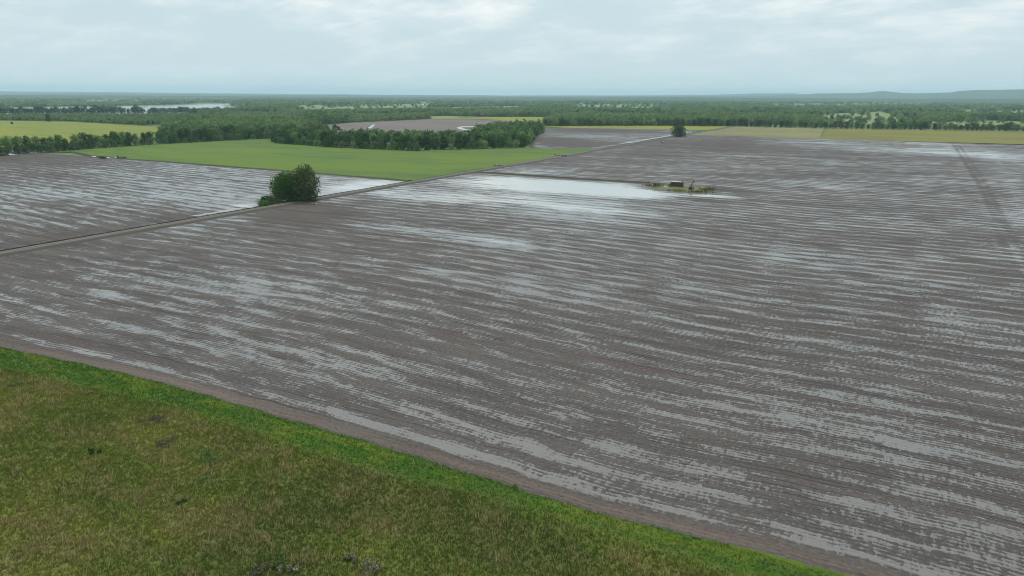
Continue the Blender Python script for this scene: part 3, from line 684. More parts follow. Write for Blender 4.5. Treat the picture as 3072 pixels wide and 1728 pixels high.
def scatter(bands, woods, opens):
    out = []
    for d0, d1, s in bands:
        n_ = int((d1 * 1.3) / s); 
        a = np.arange(-d1, d1, s); b = np.arange(d0 * 0.7, d1, s); X, Y = np.meshgrid(a, b); X = X.ravel() + rng.uniform(-.45, .45, X.size) * s; Y = Y.ravel() + rng.uniform(-.45, .45, Y.size) * s
        dx = math.cos(YAW) * X - math.sin(YAW) * Y; dy = math.sin(YAW) * X + math.cos(YAW) * Y
        d = np.hypot(dx, dy); an = np.abs(np.arctan2(X, Y)); k = (d >= d0) & (d < d1) & (an < R(40)); dx, dy, d = dx[k], dy[k], d[k]
        px, py = proj(np.stack([dx, dy, 0 * dx], 1)); ins = np.zeros(len(px), bool)
        for p in woods: ins |= inpoly(px, py, p)
        for p in opens: ins &= ~inpoly(px, py, p) | (rng.random(len(px)) < 0.045)
        out.append(np.stack([dx[ins], dy[ins], px[ins], py[ins], np.full(ins.sum(), s), d[ins]], 1))
    return np.concatenate(out)
CLEAR = [[(880, 336), (1280, 329), (1300, 311), (900, 315)], [(1330, 340), (1560, 335), (1575, 318), (1360, 321)], [(1700, 332), (2010, 328), (2020, 311), (1720, 314)], [(2300, 326), (2800, 324), (2800, 309), (2320, 311)],
         [(2880, 348), (3120, 352), (3120, 330), (2890, 328)], [(250, 308), (720, 306), (720, 297), (260, 299)], [(1100, 311), (1700, 309), (1700, 301), (1100, 302)]]
for L in CLEAR: sheet('meadow', pxpoly(L), pale_meadow, 0.1)
OPEN += CLEAR
T = scatter([(780, 1700, 9.5), (1700, 2600, 11), (2600, 4200, 15), (4200, 7000, 24), (7000, 11500, 42)], WOODS, OPEN)
n_ = len(T); yng = np.zeros(n_, bool)
for p in YOUNG: yng |= inpoly(T[:, 2], T[:, 3], p)
patch = fbm(T[:, 0] / 130, T[:, 1] / 130, 31, 3)
ca, sa = math.cos(-YAW), math.sin(-YAW)
u_, v_ = ca * T[:, 0] - sa * T[:, 1], sa * T[:, 0] + ca * T[:, 1]
patch2 = fbm(u_ / 520, v_ / 300, 77, 3)
keep = (patch2 + 0.08 * rng.random(n_) > 0.43) | (T[:, 5] < 1750) & (T[:, 2] < 2250) | (rng.random(n_) < 0.06)            # clearings between the woods
var = np.where(yng | (patch > 0.50), 4 + rng.integers(0, 3, n_), rng.integers(0, 4, n_))
hs = np.where(yng, 0.62, 0.95) * rng.uniform(0.72, 1.2, n_) * (0.75 + 0.5 * patch)
ws = np.maximum(T[:, 4] / 10.0, 0.8) * rng.uniform(0.85, 1.2, n_) * np.where(yng, 0.85, 1.0)
scl = np.stack([ws, ws, hs * np.where(T[:, 4] > 20, 1.15, 1.0)], 1); rot = np.stack([0 * hs, 0 * hs, rng.uniform(0, 6.28, n_)], 1)
Pt = np.stack([T[:, 0], T[:, 1], 0 * hs], 1)
instanced('woods', Pt[keep], rot[keep], scl[keep], var[keep])
print('woods instances', int(keep.sum()), 'tree things', n_things)
# the young plantation between yellow field and river
T = scatter([(900, 3000, 6.0)], [[(-260, 347), (430, 347), (620, 346), (690, 352), (515, 372), (420, 375), (200, 363), (0, 360.5), (-260, 357)]], [])
n_ = len(T); ws = rng.uniform(0.36, 0.62, n_); hs = rng.uniform(0.30, 0.52, n_) * (0.7 + 0.6 * fbm(T[:, 0] / 60, T[:, 1] / 60, 3, 3))
instanced('plantation_woods', np.stack([T[:, 0], T[:, 1], 0 * hs], 1), np.stack([0 * hs, 0 * hs, rng.uniform(0, 6.28, n_)], 1), np.stack([ws, ws, hs], 1), np.where(rng.random(n_) < 0.75, 4 + rng.integers(0, 3, n_), rng.integers(0, 4, n_)))
print('plantation', n_)

# ------------------------------------------------------------------ near grass
def lush_mask(X, Y):
    e = edge_y(X); inner = 76.8 - 0.16 * 10 * np.log1p(np.exp((-128 - X) / 10.0)) + 3.2 / (1 + np.exp(-(X + 52) / 8.0)) + 1.2 * (vnoise(X * 0.06, X * 0, 41) - .5)
    return 1 / (1 + np.exp(-(Y - inner) / 1.1)), e
def grass_cols(X, Y):
    l, e = lush_mask(X, Y)
    a = fbm(X / 16, Y / 11, 51, 4); b = fbm(X / 5.0, Y / 3.5, 57, 4); c = fbm(X / 24, Y / 18, 63, 3)
    green = np.array([0.120, 0.156, 0.032]); olive_ = np.array([0.172, 0.182, 0.043]); dark = np.array([0.076, 0.092, 0.032]); tan = np.array([0.196, 0.180, 0.076])
    S = lambda v, p, q: np.clip((v - p) / (q - p), 0, 1)[..., None] ** 1.2
    col = green + (olive_ - green) * S(a, 0.38, 0.62); col = col + (dark - col) * S(c, 0.50, 0.68) * 0.6
    col = col + (tan - col) * S(b + 0.35 * (a - .5), 0.48, 0.74) * 0.55
    lu = np.array([0.052, 0.122, 0.016]); ly = np.array([0.105, 0.155, 0.022]); k = fbm(X / 7, Y / 1.6, 71, 3)
    lcol = lu + (ly - lu) * S(k + 0.12 * np.clip((X + 60) / 60, 0, 1) + 0.2 * np.exp(-((Y - e + 1.5) / 1.0) ** 2), 0.54, 0.74) ; lcol = lcol + (dark * 1.1 - lcol) * S(1 - k, 0.58, 0.75) * 0.5
    return col * (1 - l[..., None]) + lcol * l[..., None], l, b
xs = np.arange(-330, 90, 0.9); ts = np.concatenate([np.linspace(0, 0.7, 90), np.linspace(0.705, 1, 90)])
X, Tt, F = grid(xs, ts); E_ = edge_y(X) + 0.5 * (vnoise(X * 0.9, X * 0, 88) - 0.4); Y = -40 + Tt * (E_ + 40)
Z = 0.16 + 0.5 * (fbm(X / 9, Y / 9, 44, 3) - 0.5) * np.clip((E_ - Y) / 6, 0, 1)
colr, l, b = grass_cols(X, Y)
me = np_mesh('grass_field', np.stack([X, Y, Z], -1).reshape(-1, 3), F, smooth=True); cattr(me, 'tint', colr.reshape(-1, 3))
mt, g = new_mat('rough_pasture'); P = g.pos(); tn = g.attr('tint', 'Color'); a = g.noise(g.sc(P, (1, 1, 1)), 1.1, 5, 0.7); b2 = g.noise(P, 4.5, 3, 0.7)
c = g.mix(g.step(a, 0.42, 0.74), tn, g.mix(0.35, tn, (0.028, 0.04, 0.014))); c = g.mix(g.mul(g.step(b2, 0.5, 0.8), 0.5), c, g.mix(0.5, tn, (0.17, 0.15, 0.06)))
struct(link('grass_field', me, finish(mt, g, c, 0.95, 0.1, bump=g.add(a, g.mul(b2, 0.5)), bstr=0.8, bdist=0.35)))

def blades(n, xr, yr, hfun, wid, seed, colf):
    rg = np.random.default_rng(seed)
    X = rg.uniform(*xr, n); Y = rg.uniform(*yr, n)
    px, py = proj(np.stack([X, Y, 0 * X], 1)); k = (Y < edge_y(X) + 0.25 * rg.random(n)) & (px > -150) & (px < PW + 60) & (py < PH + 90) & (py > 900)
    X, Y = X[k], Y[k]; n = len(X); col, l, b = grass_cols(X, Y); keepm, h, cc = colf(rg, X, Y, col, l, b)
    X, Y, h, cc = X[keepm], Y[keepm], h[keepm], cc[keepm]; n = len(X)
    zb = 0.14 + 0.5 * (fbm(X / 9, Y / 9, 44, 3) - 0.5) * np.clip((edge_y(X) - Y) / 6, 0, 1)
    out = []; cols = []
    for s in range(3):
        an = rg.uniform(0, 6.28, n); dx = np.cos(an) * wid * (0.6 + 0.8 * rg.random(n)); dy = np.sin(an) * wid * (0.6 + 0.8 * rg.random(n)); ox, oy = rg.normal(0, .13, n), rg.normal(0, .13, n)
        lx, ly = rg.normal(0, .22, n) * h, rg.normal(0, .22, n) * h; hh = h * rg.uniform(0.6, 1.1, n)
        out.append(np.stack([np.stack([X + ox - dx, Y + oy - dy, zb], 1), np.stack([X + ox + dx, Y + oy + dy, zb], 1), np.stack([X + ox + lx, Y + oy + ly, zb + hh], 1)], 1))
        cols.append(np.repeat(cc * rg.uniform(0.92, 1.10, (n, 1)), 3, 0))
    V = np.concatenate(out).reshape(-1, 3); return V, np.concatenate(cols)
def short(rg, X, Y, col, l, b):
    return np.ones(len(X), bool), np.where(l > .5, 0.22, 0.42) * rg.uniform(0.5, 1.4, len(X)), col * rg.uniform(0.88, 1.14, (len(X), 1))
def stems(rg, X, Y, col, l, b):
    k = rg.random(len(X)) < np.clip((fbm(X / 2.2, Y / 1.6, 91, 3) - 0.46) * 6, 0.02, 1) * np.clip((b - 0.36) * 4, 0.1, 1) * np.where(l > .5, 0.12, 1)
    return k, rg.uniform(0.7, 1.45, len(X)), np.array([[0.36, 0.30, 0.14]]) * rg.uniform(0.6, 1.25, (len(X), 1)) * 0.8 + col * 0.25
V1, c1 = blades(230000, (-200, 12), (20, 86), None, 0.055, 5, short); V2, c2 = blades(60000, (-200, 12), (20, 86), None, 0.055, 6, stems)
V = np.concatenate([V1, V2]); me = np_mesh('grass', V, np.arange(len(V)).reshape(-1, 3)); cattr(me, 'tint', np.concatenate([c1, c2]))
mt, g = new_mat('grass_blades'); tn = g.attr('tint', 'Color')
d = g.n('ShaderNodeBsdfDiffuse', {'Color': tn}); t = g.n('ShaderNodeBsdfTranslucent', {'Color': tn}); mx = g.n('ShaderNodeMixShader', {0: 0.5, 1: d.outputs[0], 2: t.outputs[0]}); g.n('ShaderNodeOutputMaterial', {'Surface': mx.outputs[0]})
stuff(link('grass', me, mt)); print('grass tris', len(V) // 3)

def shrub(px, py, w, h, seed, lm, label, cat='shrub', n=420, size=0.13, group=None):
    x, y = at(px, py); e = empty('shrub', (x, y, 0.12), seed); rg = np.random.default_rng(seed)
    k = max(4, int(w * 2.6)); c = np.stack([rg.uniform(-.5, .5, k) * w, rg.uniform(-.3, .3, k) * w, rg.uniform(0.25, 0.62, k) * h], 1); rr = np.stack([rg.uniform(.14, .24, k) * w * .8] * 2 + [rg.uniform(.3, .45, k) * h], 1)
    V, F = leaves(rg, c, rr, n, size, inner=0.5); V[:, 2] = np.maximum(V[:, 2], 0.02)
    link('foliage', np_mesh('foliage', V, F), lm, e)
    TV, TF = tubes([((rg.normal() * .1, rg.normal() * .1, -0.1), c[i] + [0, 0, rr[i, 2] * .6], 0.03, 0.008) for i in range(k)], 4)
    link('stems', np_mesh('stems', TV, TF), bark, e)
    return tag(e, label, cat, group)
for i, a in enumerate([(462, 1268, 4.3, 0.9, leaf_grey, 'spreading grey shrub nearest the bright green strip'), (497, 1330, 3.6, 0.8, leaf_grey, 'small grey shrub just below the spreading grey one'),
                       (632, 1378, 5.6, 1.2, leaf_mid, 'wide grey green shrub amid straw coloured grass'), (40, 1160, 2.8, 1.0, leaf_light, 'pale leafy weed clump at the left edge of the rough grass'),
                       (1115, 1705, 3.6, 1.5, leaf_grey, 'roundest grey leaved shrub at the bottom of the rough grass'), (1050, 1690, 2.0, 1.0, leaf_grey, 'little grey shrub touching the roundest one'),
                       (868, 1712, 2.2, 1.0, leaf_grey, 'grey shrub with bright green weeds behind it'), (765, 1722, 3.0, 0.9, leaf_grey, 'low flat grey shrub among bright green weeds'),
                       (820, 1695, 4.2, 0.9, leaf_mid, 'bright green weed patch behind the low grey shrubs'), (285, 1362, 2.2, 0.7, leaf_dark, 'small dark clump in the paler left grass'),
                       (543, 1515, 2.0, 0.7, leaf_dark, 'deep green clump surrounded by straw coloured grass'), (1550, 1466, 1.2, 0.4, leaf_light, 'little green weed clump on the bright strip near the ploughed soil'), (612, 1440, 0.9, 0.7, leaf_light, 'single yellow green weed in rough grass')]):
    shrub(a[0], a[1], a[2], a[3], 400 + i, a[4], a[5])

# ------------------------------------------------------------------ oil well island
def paint(name, c1, c2, rough=0.6, metal=0.0, s=2.0):
    mt, g = new_mat(name); a = g.noise(g.n('ShaderNodeTexCoord').outputs['Object'], s, 4, 0.7)
    return finish(mt, g, g.mix(g.step(a, 0.35, 0.68), c1, c2), rough, 0.4, metal=metal)
iron = paint('dark_iron', (0.02, 0.019, 0.018), (0.05, 0.042, 0.036)); rust = paint('rusty_steel', (0.035, 0.030, 0.028), (0.075, 0.058, 0.048), s=0.8)
palem = paint('pale_metal', (0.42, 0.42, 0.40), (0.60, 0.60, 0.58)); greym = paint('grey_metal', (0.13, 0.13, 0.125), (0.22, 0.22, 0.21)); white = paint('white_paint', (0.62, 0.62, 0.60), (0.78, 0.78, 0.76))
rubber = paint('tyre_rubber', (0.018, 0.018, 0.018), (0.035, 0.034, 0.033)); concrete = paint('concrete', (0.42, 0.41, 0.38), (0.55, 0.54, 0.50)); wood = paint('weathered_wood', (0.06, 0.05, 0.04), (0.12, 0.10, 0.08))

def blob_poly(L, n=90, jit=0.7, seed=4):
    P = np.array(pxpoly(L)); out = []
    for i in range(len(P)):
        a, b, c_, d_ = P[i - 1], P[i], P[(i + 1) % len(P)], P[(i + 2) % len(P)]
        for k in range(8):
            t = k / 8; q = 0.5 * ((2 * b) + (c_ - a) * t + (2 * a - 5 * b + 4 * c_ - d_) * t * t + (3 * b - a - 3 * c_ + d_) * t ** 3)
            out.append(tuple(q + (np.array([vnoise(np.array(i * 1.7 + t * 3), np.array(1.), seed), vnoise(np.array(i * 1.7 + t * 3), np.array(9.), seed)]) - .5) * 2 * jit))
    return out
def mound(name, outline, h, mat):
    P = np.array(outline); c = P.mean(0); rings = [(1.0, -0.1), (0.93, 0.55 * h), (0.8, 0.9 * h), (0.5, h), (0.2, h)]; n_ = len(P); V = []
    for s, z in rings: V += [(*(c + (p - c) * s), z + 0.06 * math.sin(i * 1.3 + s * 9)) for i, p in enumerate(P)]
    V.append((*c, h)); F4 = [(k * n_ + i, k * n_ + (i + 1) % n_, (k + 1) * n_ + (i + 1) % n_, (k + 1) * n_ + i) for k in range(len(rings) - 1) for i in range(n_)]
    F3 = [((len(rings) - 1) * n_ + i, (len(rings) - 1) * n_ + (i + 1) % n_, len(V) - 1) for i in range(n_)]
    me = np_mesh(name, np.array(V), [np.array(F4), np.array(F3)], smooth=True)
    bm = bmesh.new(); bm.from_mesh(me); bmesh.ops.recalc_face_normals(bm, faces=bm.faces)
    bm.to_mesh(me); bm.free()
    return struct(link(name, me, mat))
mt, g = new_mat('island_ground'); P = g.pos(); a = g.noise(P, 0.11, 4, 0.65); b2 = g.noise(P, 0.6, 4, 0.7)
c = g.mix(g.step(a, 0.40, 0.60), (0.17, 0.155, 0.125), (0.105, 0.12, 0.032)); c = g.mix(g.step(b2, 0.5, 0.75), c, (0.07, 0.08, 0.028))
IH = 0.55
mound('grass_island', blob_poly([(1936, 551), (1975, 549), (2040, 552), (2085, 556), (2120, 562), (2136, 570), (2105, 578), (2060, 576), (2010, 570), (1965, 565), (1945, 558)], jit=1.2), IH, finish(mt, g, c, 0.95, 0.1, bump=b2, bstr=0.6, bdist=0.3))
# weeds on the island, one tuft mass
rg = np.random.default_rng(12); pts = []
for (px, py, rx, ry, k) in [(1958, 556, 9, 3, 150), (2122, 568, 7, 3.2, 190), (2100, 575, 10, 1.8, 90), (2040, 572, 14, 1.5, 70), (1975, 552, 10, 1.5, 60)]:
    cx, cy = at(px, py, IH); pts.append(np.stack([cx + rg.normal(0, rx * .35, k), cy + rg.normal(0, ry * 1.3, k), np.full(k, IH + 0.15)], 1))
pts = np.concatenate(pts); V, F = leaves(rg, pts, np.full((len(pts), 3), 0.35), 2600, 0.26)
stuff(link('island_weeds', np_mesh('island_weeds', V, F), leaf_mat('island_weed_leaves', (0.085, 0.105, 0.022), (0.15, 0.165, 0.035), (0.10, 0.12, 0.03))))

def on_island(px, py, rz=0.0, name='thing'): return empty(name, (*at(px, py, IH), IH - 0.02), rz)
# steel tank
RX = 0.0
e = on_island(2031, 559, R(-4), 'storage_tank'); tag(e, 'dark rusty rectangular steel tank with pale flat top on grassy island', 'tank')
b = MB().box((0, 0, 1.65), (8.2, 2.6, 2.9), bev=0.06)
for i in range(12): b.box((-3.9 + i * 0.709, -1.33, 1.65), (0.10, 0.10, 2.8)); b.box((-3.9 + i * 0.709, 1.33, 1.65), (0.10, 0.10, 2.8))
b.box((-4.13, 0, 1.65), (0.10, 0.12, 2.8)); b.box((4.13, 0, 1.65), (0.10, 0.12, 2.8)); b.build('shell', rust, e)
MB().box((-0.35, 0.1, 3.17), (7.9, 2.74, 0.05), bev=0.02).build('roof', palem, e)
b = MB()
for x in (-3.6, 0, 3.6): b.box((x, 0, 0.1), (0.3, 2.7, 0.24))
b.build('skid', iron, e)
b = MB()
for y in (-0.25, 0.25): b.tube((-4.4, y, 0), (-4.4, y, 3.5), 0.035)
for i in range(9): b.tube((-4.4, -0.25, 0.4 + i * 0.35), (-4.4, 0.25, 0.4 + i * 0.35), 0.025)
b.build('ladder', greym, e)
MB().tube((3.4, 0.3, 3.2), (3.4, 0.3, 3.6), 0.28, n=12).tube((3.4, 0.3, 3.6), (3.4, 0.3, 3.68), 0.34, n=12).build('hatch', iron, e)
MB().tube((4.1, -0.6, 0.7), (4.75, -0.6, 0.7), 0.12).tube((4.75, -0.6, 0.75), (4.75, -0.6, 0.0), 0.12).build('outlet_pipe', iron, e)
# pump set left of the tank
e = on_island(2009, 557, R(10), 'transfer_pump'); tag(e, 'small black pump set standing against the left end of the tank', 'pump')
MB().box((0, 0, 0.12), (1.8, 0.9, 0.2)).build('base', iron, e)
MB().tube((-0.7, 0, 0.62), (0.15, 0, 0.62), 0.36, n=14).box((-0.3, 0, 1.1), (0.5, 0.35, 0.3), bev=0.04).build('motor', iron, e)
MB().tube((0.25, 0, 0.6), (0.7, 0, 0.6), 0.42, n=14).tube((0.5, 0, 0.9), (0.5, 0, 1.75), 0.11).tube((0.5, 0, 1.75), (1.6, 0, 1.75), 0.11).build('pump_head', iron, e)
# pumpjack
e = on_island(2075, 567, R(86), 'pumpjack'); tag(e, 'black oil pumpjack with its beam tilted up, beside the tank', 'pumpjack')
MB().box((-1.2, 0, 0.15), (6.2, 1.9, 0.3), bev=0.04).build('skid', iron, e)
b = MB(); top = (0.2, 0, 3.55)
for sx_ in (-1.0, 1.0):
    for sy_ in (-0.8, 0.8): b.tube((0.2 + sx_ * 0.9, sy_, 0.3), (0.2 + sx_ * 0.12, sy_ * 0.2, 3.5), 0.12, 0.10)
b.box((0.2, 0, 1.7), (1.15, 0.95, 0.08)); b.box(top, (0.45, 0.6, 0.25), bev=0.03); b.build('samson_post', greym, e)
tilt = Matrix.Rotation(R(-26), 3, 'Y'); bc = Vector((0.2, 0, 3.82))
T_ = lambda v: bc + tilt @ Vector(v)
b = MB(); b.box(T_((-0.1, 0, 0)), (5.6, 0.16, 0.46), tilt); b.box(T_((-0.1, 0, 0.24)), (5.6, 0.42, 0.06), tilt); b.box(T_((-0.1, 0, -0.24)), (5.6, 0.42, 0.06), tilt); b.build('walking_beam', iron, e)
pts = [T_((2.55, -0.17, 0.42)), T_((3.15, -0.17, 0.85)), T_((3.42, -0.17, 0.35)), T_((3.5, -0.17, -0.25)), T_((3.36, -0.17, -0.95)), T_((3.1, -0.17, -1.3)), T_((2.62, -0.17, -0.45))]
MB().prism(pts, tilt @ Vector((0, 0.34, 0))).build('horse_head', iron, e)
b = MB(); hp = T_((3.44, 0, -0.1)); wx = hp.x + 0.05
for y in (-0.1, 0.1): b.tube((wx, y, hp.z), (wx, y, 1.75), 0.025, n=5)
b.tube((wx, 0, 1.7), (wx, 0, 0.5), 0.04, n=6).box((wx, 0, 1.72), (0.14, 0.4, 0.12)); b.build('bridle', greym, e)
MB().tube((wx, 0, 0), (wx, 0, 1.2), 0.17, n=10).tube((wx - 0.5, 0, 0.8), (wx + 0.5, 0, 0.8), 0.08).tube((wx, 0, 0.62), (wx, 0, 0.72), 0.34, n=12).build('wellhead', iron, e)
MB().box((-2.0, 0, 1.05), (1.35, 0.85, 1.5), bev=0.12).tube((-2.0, -0.75, 1.35), (-2.0, 0.75, 1.35), 0.16, n=10).build('gearbox', iron, e)
tail = T_((-2.75, 0, -0.1))
for sy_ in (-1, 1):
    cr = MB(); a_ = R(215); ex = Vector((-2.0 + 1.05 * math.cos(a_), sy_ * 0.78, 1.35 + 1.05 * math.sin(a_)))
    cr.box(((-2.0 + ex.x) / 2, sy_ * 0.78, (1.35 + ex.z) / 2), (1.5, 0.18, 0.34), Matrix.Rotation(-a_, 3, 'Y'))
    cro = cr.build('crank', iron, e)
    wv2 = [(-2.0 + (0.75 + 0.75 * math.cos(t)) * math.cos(a_) - 0.85 * math.sin(t) * math.sin(a_), sy_ * 0.9 - 0.16, 1.35 + (0.75 + 0.75 * math.cos(t)) * math.sin(a_) + 0.85 * math.sin(t) * math.cos(a_)) for t in np.linspace(0, 2 * math.pi, 14)[:-1]]
    MB().prism(wv2, (0, 0.32, 0)).build('counterweight', iron, cro)
    MB().tube((-2.0 + 0.7 * math.cos(a_), sy_ * 0.95, 1.35 + 0.7 * math.sin(a_)), (tail.x, sy_ * 0.5, tail.z), 0.06, n=6).build('pitman_arm', iron, e)
MB().tube((tail.x, -0.6, tail.z), (tail.x, 0.6, tail.z), 0.09).build('equalizer', iron, e)
MB().tube((-3.9, -0.4, 0.75), (-3.9, 0.5, 0.75), 0.36, n=14).box((-3.9, 0, 0.38), (0.8, 0.9, 0.2)).build('motor', iron, e)
# scrap pipework, sign, pad on the island
e = on_island(1970, 559, 0.2, 'pipe_manifold'); tag(e, 'tangle of bent dark pipes standing on the grassy island left of tank', 'pipework')
b = MB()
for x0, x1, hh, y0 in ((-2.2, -0.6, 1.7, 0), (-1.7, -0.9, 2.2, 0.5), (0.7, 2.2, 1.9, 0.2), (1.2, 2.7, 1.4, -0.4)):
    pv = None
    for k in range(9):
        t = math.pi * k / 8; p = (x0 + (x1 - x0) * (1 - math.cos(t)) / 2, y0, 0.2 + hh * math.sin(t) ** 0.6)
        if pv: b.tube(pv, p, 0.13, n=7)
        pv = p
b.tube((-2.4, 0.1, 0.25), (2.8, 0.1, 0.25), 0.12); b.build('pipe', iron, e)
b = MB()
for x in (-1.2, 1.6): b.tube((x, 0, 1.0), (x, 0, 1.5), 0.22, n=10).tube((x, -0.02, 1.5), (x, 0.02, 1.5), 0.3, n=10)
b.build('valve', iron, e)
e = on_island(1957, 560, R(30), 'marker_sign'); tag(e, 'small pale sign on a post at the island edge by the flood water', 'sign')
MB().tube((0, 0, 0), (0, 0, 1.5), 0.05).build('post', greym, e); MB().box((0, -0.06, 1.15), (0.75, 0.04, 0.9), bev=0.01).build('panel', palem, e)
e = on_island(1996, 561, 0.1, 'concrete_pad'); tag(e, 'pale round concrete lid lying on the island before the tank', 'slab')
MB().tube((0, 0, 0), (0, 0, 0.35), 0.95, 0.9, n=20).build('slab', concrete, e); MB().tube((0, 0, 0.35), (0, 0, 0.45), 0.3, n=12).build('cap', greym, e)
shrub(2011, 563, 1.6, 1.1, 450, leaf_brown, 'little brown bush on the island below the tank', n=200, size=0.2)
bpy.data.objects[[o.name for o in bpy.data.objects if o.name.startswith('shrub')][-1]].location.z = IH

# culvert under the road
cx, cy = at(948, 613); e = empty('culvert_pipe', (cx, cy, 0.05), R(8)); tag(e, 'short pale culvert pipe poking from the road bank near the trees', 'culvert')
b = MB(); b.tube((-3.2, 0, 0.30), (0.6, 0, 0.30), 0.45, n=18, caps=False).tube((-3.2, 0, 0.30), (0.55, 0, 0.30), 0.40, n=18, caps=False)
for i in range(10): b.tube((-3.0 + i * 0.36, 0, 0.3), (-2.9 + i * 0.36, 0, 0.3), 0.48, n=18, caps=False)
b.build('barrel', greym, e); MB().tube((0.5, 0, 0.30), (0.62, 0, 0.30), 0.52, 0.52, n=18, caps=False).tube((0.5, 0, 0.3), (0.56, 0, 0.3), 0.41, n=18).build('collar', white, e)

# ------------------------------------------------------------------ farm machines and debris
def implement(px, py, L, rz, label, seed):
    x, y = at(px, py); e = empty('farm_implement', (x, y, 0.12), rz); tag(e, label, 'farm implement', 'farm implements parked on the green crop'); rr = random.Random(seed)
    b = MB().box((0, 0, 0.95), (L, 0.22, 0.22)).box((0, 1.5, 0.95), (L * 0.9, 0.2, 0.2)); nb = int(L / 1.3)
    for i in range(nb + 1): b.box((-L / 2 + i * L / nb * 0.98 + 0.1, 0.75, 0.95), (0.16, 1.6, 0.16))
    b.build('frame', iron, e)
    for i in range(nb):
        xx = -L / 2 + (i + 0.5) * L / nb; hh = rr.uniform(0.6, 1.0)
        b = MB().box((xx, 0.1, 1.25 + hh * 0.15), (0.55, 0.75, hh), bev=0.08).tube((xx, 0.1, 1.2 + hh * 0.6), (xx, 0.1, 1.35 + hh * 0.65), 0.26, n=10)
        b.build('hopper', palem if (i % 3) else iron, e)
        MB().tube((xx - 0.06, -0.45, 0.4), (xx + 0.06, -0.45, 0.4), 0.38, n=14).tube((xx, -0.45, 0.4), (xx, 0.05, 0.9), 0.05).build('press_wheel', rubber, e)
    for s in (-1, 1):
        for y_ in (1.1,): MB().tube((s * L * 0.28 - 0.16, y_, 0.5), (s * L * 0.28 + 0.16, y_, 0.5), 0.5, n=16).build('wheel', rubber, e)
    MB().prism([(-0.8, 1.5, 0.85), (0.8, 1.5, 0.85), (0.12, 4.4, 0.6), (-0.12, 4.4, 0.6)], (0, 0, 0.14)).build('drawbar', iron, e)
    return e
implement(1497, 500, 8.6, R(22), 'shorter grey and black farm implement parked in the crop corner by the road', 1)
implement(1684, 469, 14.5, R(2), 'longer pale and dark farm implement parked further along the crop edge', 2)

x, y = at(1988, 428); e = empty('flatbed_trailer', (x, y, 0), R(40)); tag(e, 'low dark flatbed trailer left in mud beside the distant road', 'trailer')
MB().box((0, 0, 0.85), (5.6, 2.1, 0.22), bev=0.03).box((-2.75, 0, 1.3), (0.1, 2.1, 0.8)).build('bed', iron, e)
MB().prism([(2.8, -0.6, 0.75), (2.8, 0.6, 0.75), (4.4, 0.08, 0.65), (4.4, -0.08, 0.65)], (0, 0, 0.14)).build('drawbar', iron, e)
for xx in (-1.3, -0.2):
    for yy in (-0.95, 0.95): MB().tube((xx, yy - 0.12, 0.42), (xx, yy + 0.12, 0.42), 0.42, n=14).build('wheel', rubber, e)
e = empty('water_tote', (x + 0.5, y + 0.4, 0.96), R(40)); tag(e, 'pale boxy container sitting on the low dark trailer', 'container')
MB().box((0, 0, 0.4), (1.1, 1.1, 0.75), bev=0.08).build('body', palem, e); MB().tube((0, 0, 0.77), (0, 0, 0.86), 0.2, n=12).build('lid', iron, e)

for px, w_, lab in ((327, 5.6, 'longer pale concrete slab lying at the corner of the green crop'), (349, 2.8, 'shorter pale concrete slab lying beside the dark post')):
    x, y = at(px, 475.5); e = MB().box((0, 0, 0.45), (w_, 2.4, 0.55), Matrix.Rotation(R(6), 3, 'Y'), bev=0.06).box((w_ * 0.2, 0.5, 0.85), (w_ * 0.5, 1.4, 0.3), Matrix.Rotation(R(-8), 3, 'Y'), bev=0.04).build('concrete_slab', concrete)
    e.location = (x, y, 0.15); tag(e, lab, 'slab')
x, y = at(353, 476); e = empty('gate_post', (x, y, 0)); tag(e, 'upright dark post standing among the slabs at the crop corner', 'post')
MB().tube((0, 0, -0.2), (0, 0, 3.4), 0.30, 0.26, n=10).build('shaft', iron, e); MB().tube((0, 0, 3.4), (0, 0, 3.5), 0.34, 0.2, n=10).build('cap', greym, e)
for px, w_, lab in ((310, 8, 'dark brushy heap left of the pale slabs at the crop corner'), (366, 9, 'tangled grey brush heap right of the dark post')):
    shrub(px, 476, w_, 2.4, 460 + px, leaf_grey if px > 340 else leaf_dark, lab, cat='brush heap', n=520, size=0.3)
x, y = at(282, 471); e = MB().box((0, 0, 0.3), (5.0, 1.6, 0.4), Matrix.Rotation(R(4), 3, 'X'), bev=0.05).box((0.4, 0.2, 0.58), (3.0, 1.0, 0.2), bev=0.04).build('plank_stack', white); e.location = (x, y, 0.15); tag(e, 'whitish flat stack half hidden in grass at the crop corner', 'stack')

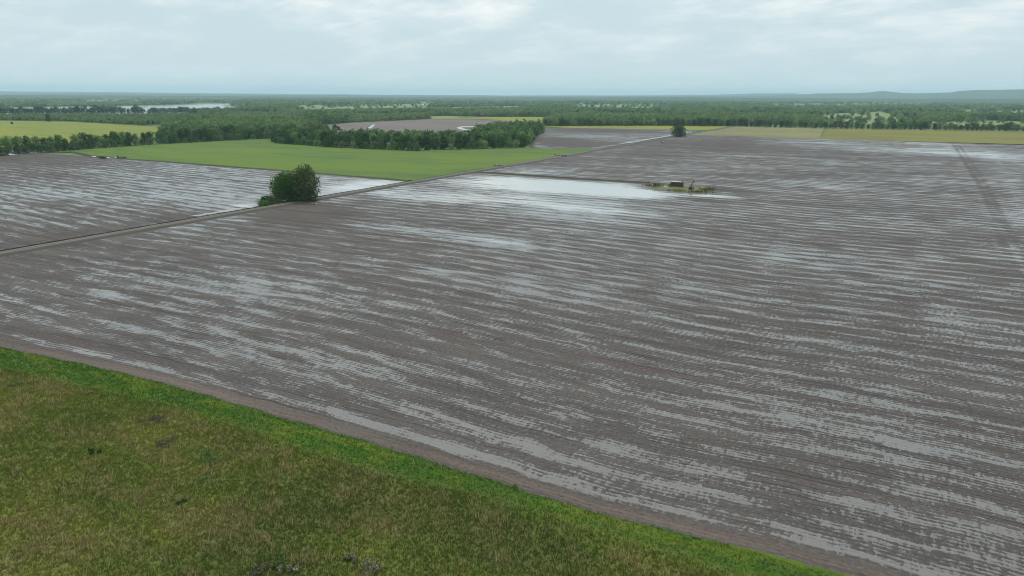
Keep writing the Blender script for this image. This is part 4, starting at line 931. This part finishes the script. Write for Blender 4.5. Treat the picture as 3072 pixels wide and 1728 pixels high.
# ------------------------------------------------------------------ houses among the far trees
wallm = paint('house_siding', (0.55, 0.55, 0.52), (0.68, 0.68, 0.65), s=0.3); roofm = paint('house_roofing', (0.16, 0.15, 0.15), (0.24, 0.23, 0.22), s=0.3); roofw = paint('pale_metal_roof', (0.60, 0.61, 0.61), (0.72, 0.73, 0.73), s=0.2)
mt, g = new_mat('window_glass'); glass = finish(mt, g, (0.03, 0.035, 0.04), 0.08, 0.6)
def house(px, py, L, D, H, rz, roof, label, n_win=3):
    x, y = at(px, py); e = empty('house', (x, y, 0), rz); tag(e, label, 'house')
    MB().box((0, 0, H / 2), (L, D, H)).build('wall', wallm, e); r_ = D * 0.30
    b = MB().prism([(-L / 2 - 0.5, -D / 2 - 0.6, H - 0.1), (-L / 2 - 0.5, 0, H + r_), (-L / 2 - 0.5, D / 2 + 0.6, H - 0.1)], (L + 1.0, 0, 0)); ro = b.build('roof', roof, e)
    MB().box((L * 0.22, 0.6, H + r_ * 0.9), (0.8, 0.8, 1.6)).build('chimney', concrete, ro)
    for i in range(n_win):
        xx = -L / 2 + (i + 0.7) * L / (n_win + 0.6); wo = MB().box((xx, -D / 2 - 0.03, H * 0.55), (1.5, 0.14, 1.5)).build('window', white, e); MB().box((xx, -D / 2 - 0.09, H * 0.55), (1.2, 0.10, 1.2)).build('pane', glass, wo)
    MB().box((L * 0.42, -D / 2 - 0.04, 1.05), (1.0, 0.12, 2.1)).build('door', iron, e)
    return e
house(2276, 331, 14, 9, 4.5, YAW + R(8), roofw, 'white roofed house at the far end of the first meadow')
house(2252, 330, 9, 7, 3.6, YAW + R(-20), roofw, 'smaller white shed left of the white roofed house', 2)
house(2525, 338.5, 17, 10, 5.2, YAW + R(12), roofm, 'pale house with wide roof above the largest meadow')
house(2557, 341, 9, 8, 4.6, YAW + R(70), roofw, 'narrow white gabled house right of the wide roofed one', 2)
house(2677, 345, 10, 8, 4.5, YAW + R(-15), roofw, 'small white house under trees right of the largest meadow', 2)
house(2847, 337.5, 15, 10, 5.5, YAW + R(20), roofw, 'white house alone in a dark gap of the woods')
house(2801, 372, 7, 5, 2.7, YAW + R(-25), roofm, 'low pale shed just behind the hedgerow', 2)
house(2956, 364, 7, 6, 3.0, YAW + R(15), roofm, 'tiny grey shed behind the narrow meadow', 2)

# ------------------------------------------------------------------ haze
b = bmesh.new(); bmesh.ops.create_cube(b, size=1, matrix=Matrix.Translation((0, 0, 124)) @ Matrix.Diagonal((68000, 68000, 252, 1)))
me = bpy.data.meshes.new('haze'); b.to_mesh(me); b.free()
mt = bpy.data.materials.new('haze_air'); mt.use_nodes = True; mt.node_tree.nodes.clear(); g = G(mt.node_tree)
v = g.n('ShaderNodeVolumePrincipled', {'Color': (0.60, 0.84, 1.0, 1), 'Density': 5.6e-5, 'Anisotropy': 0.25})
o_ = g.n('ShaderNodeOutputMaterial'); g.t.links.new(v.outputs[0], o_.inputs['Volume'])
o = link('haze', me, mt); stuff(o)
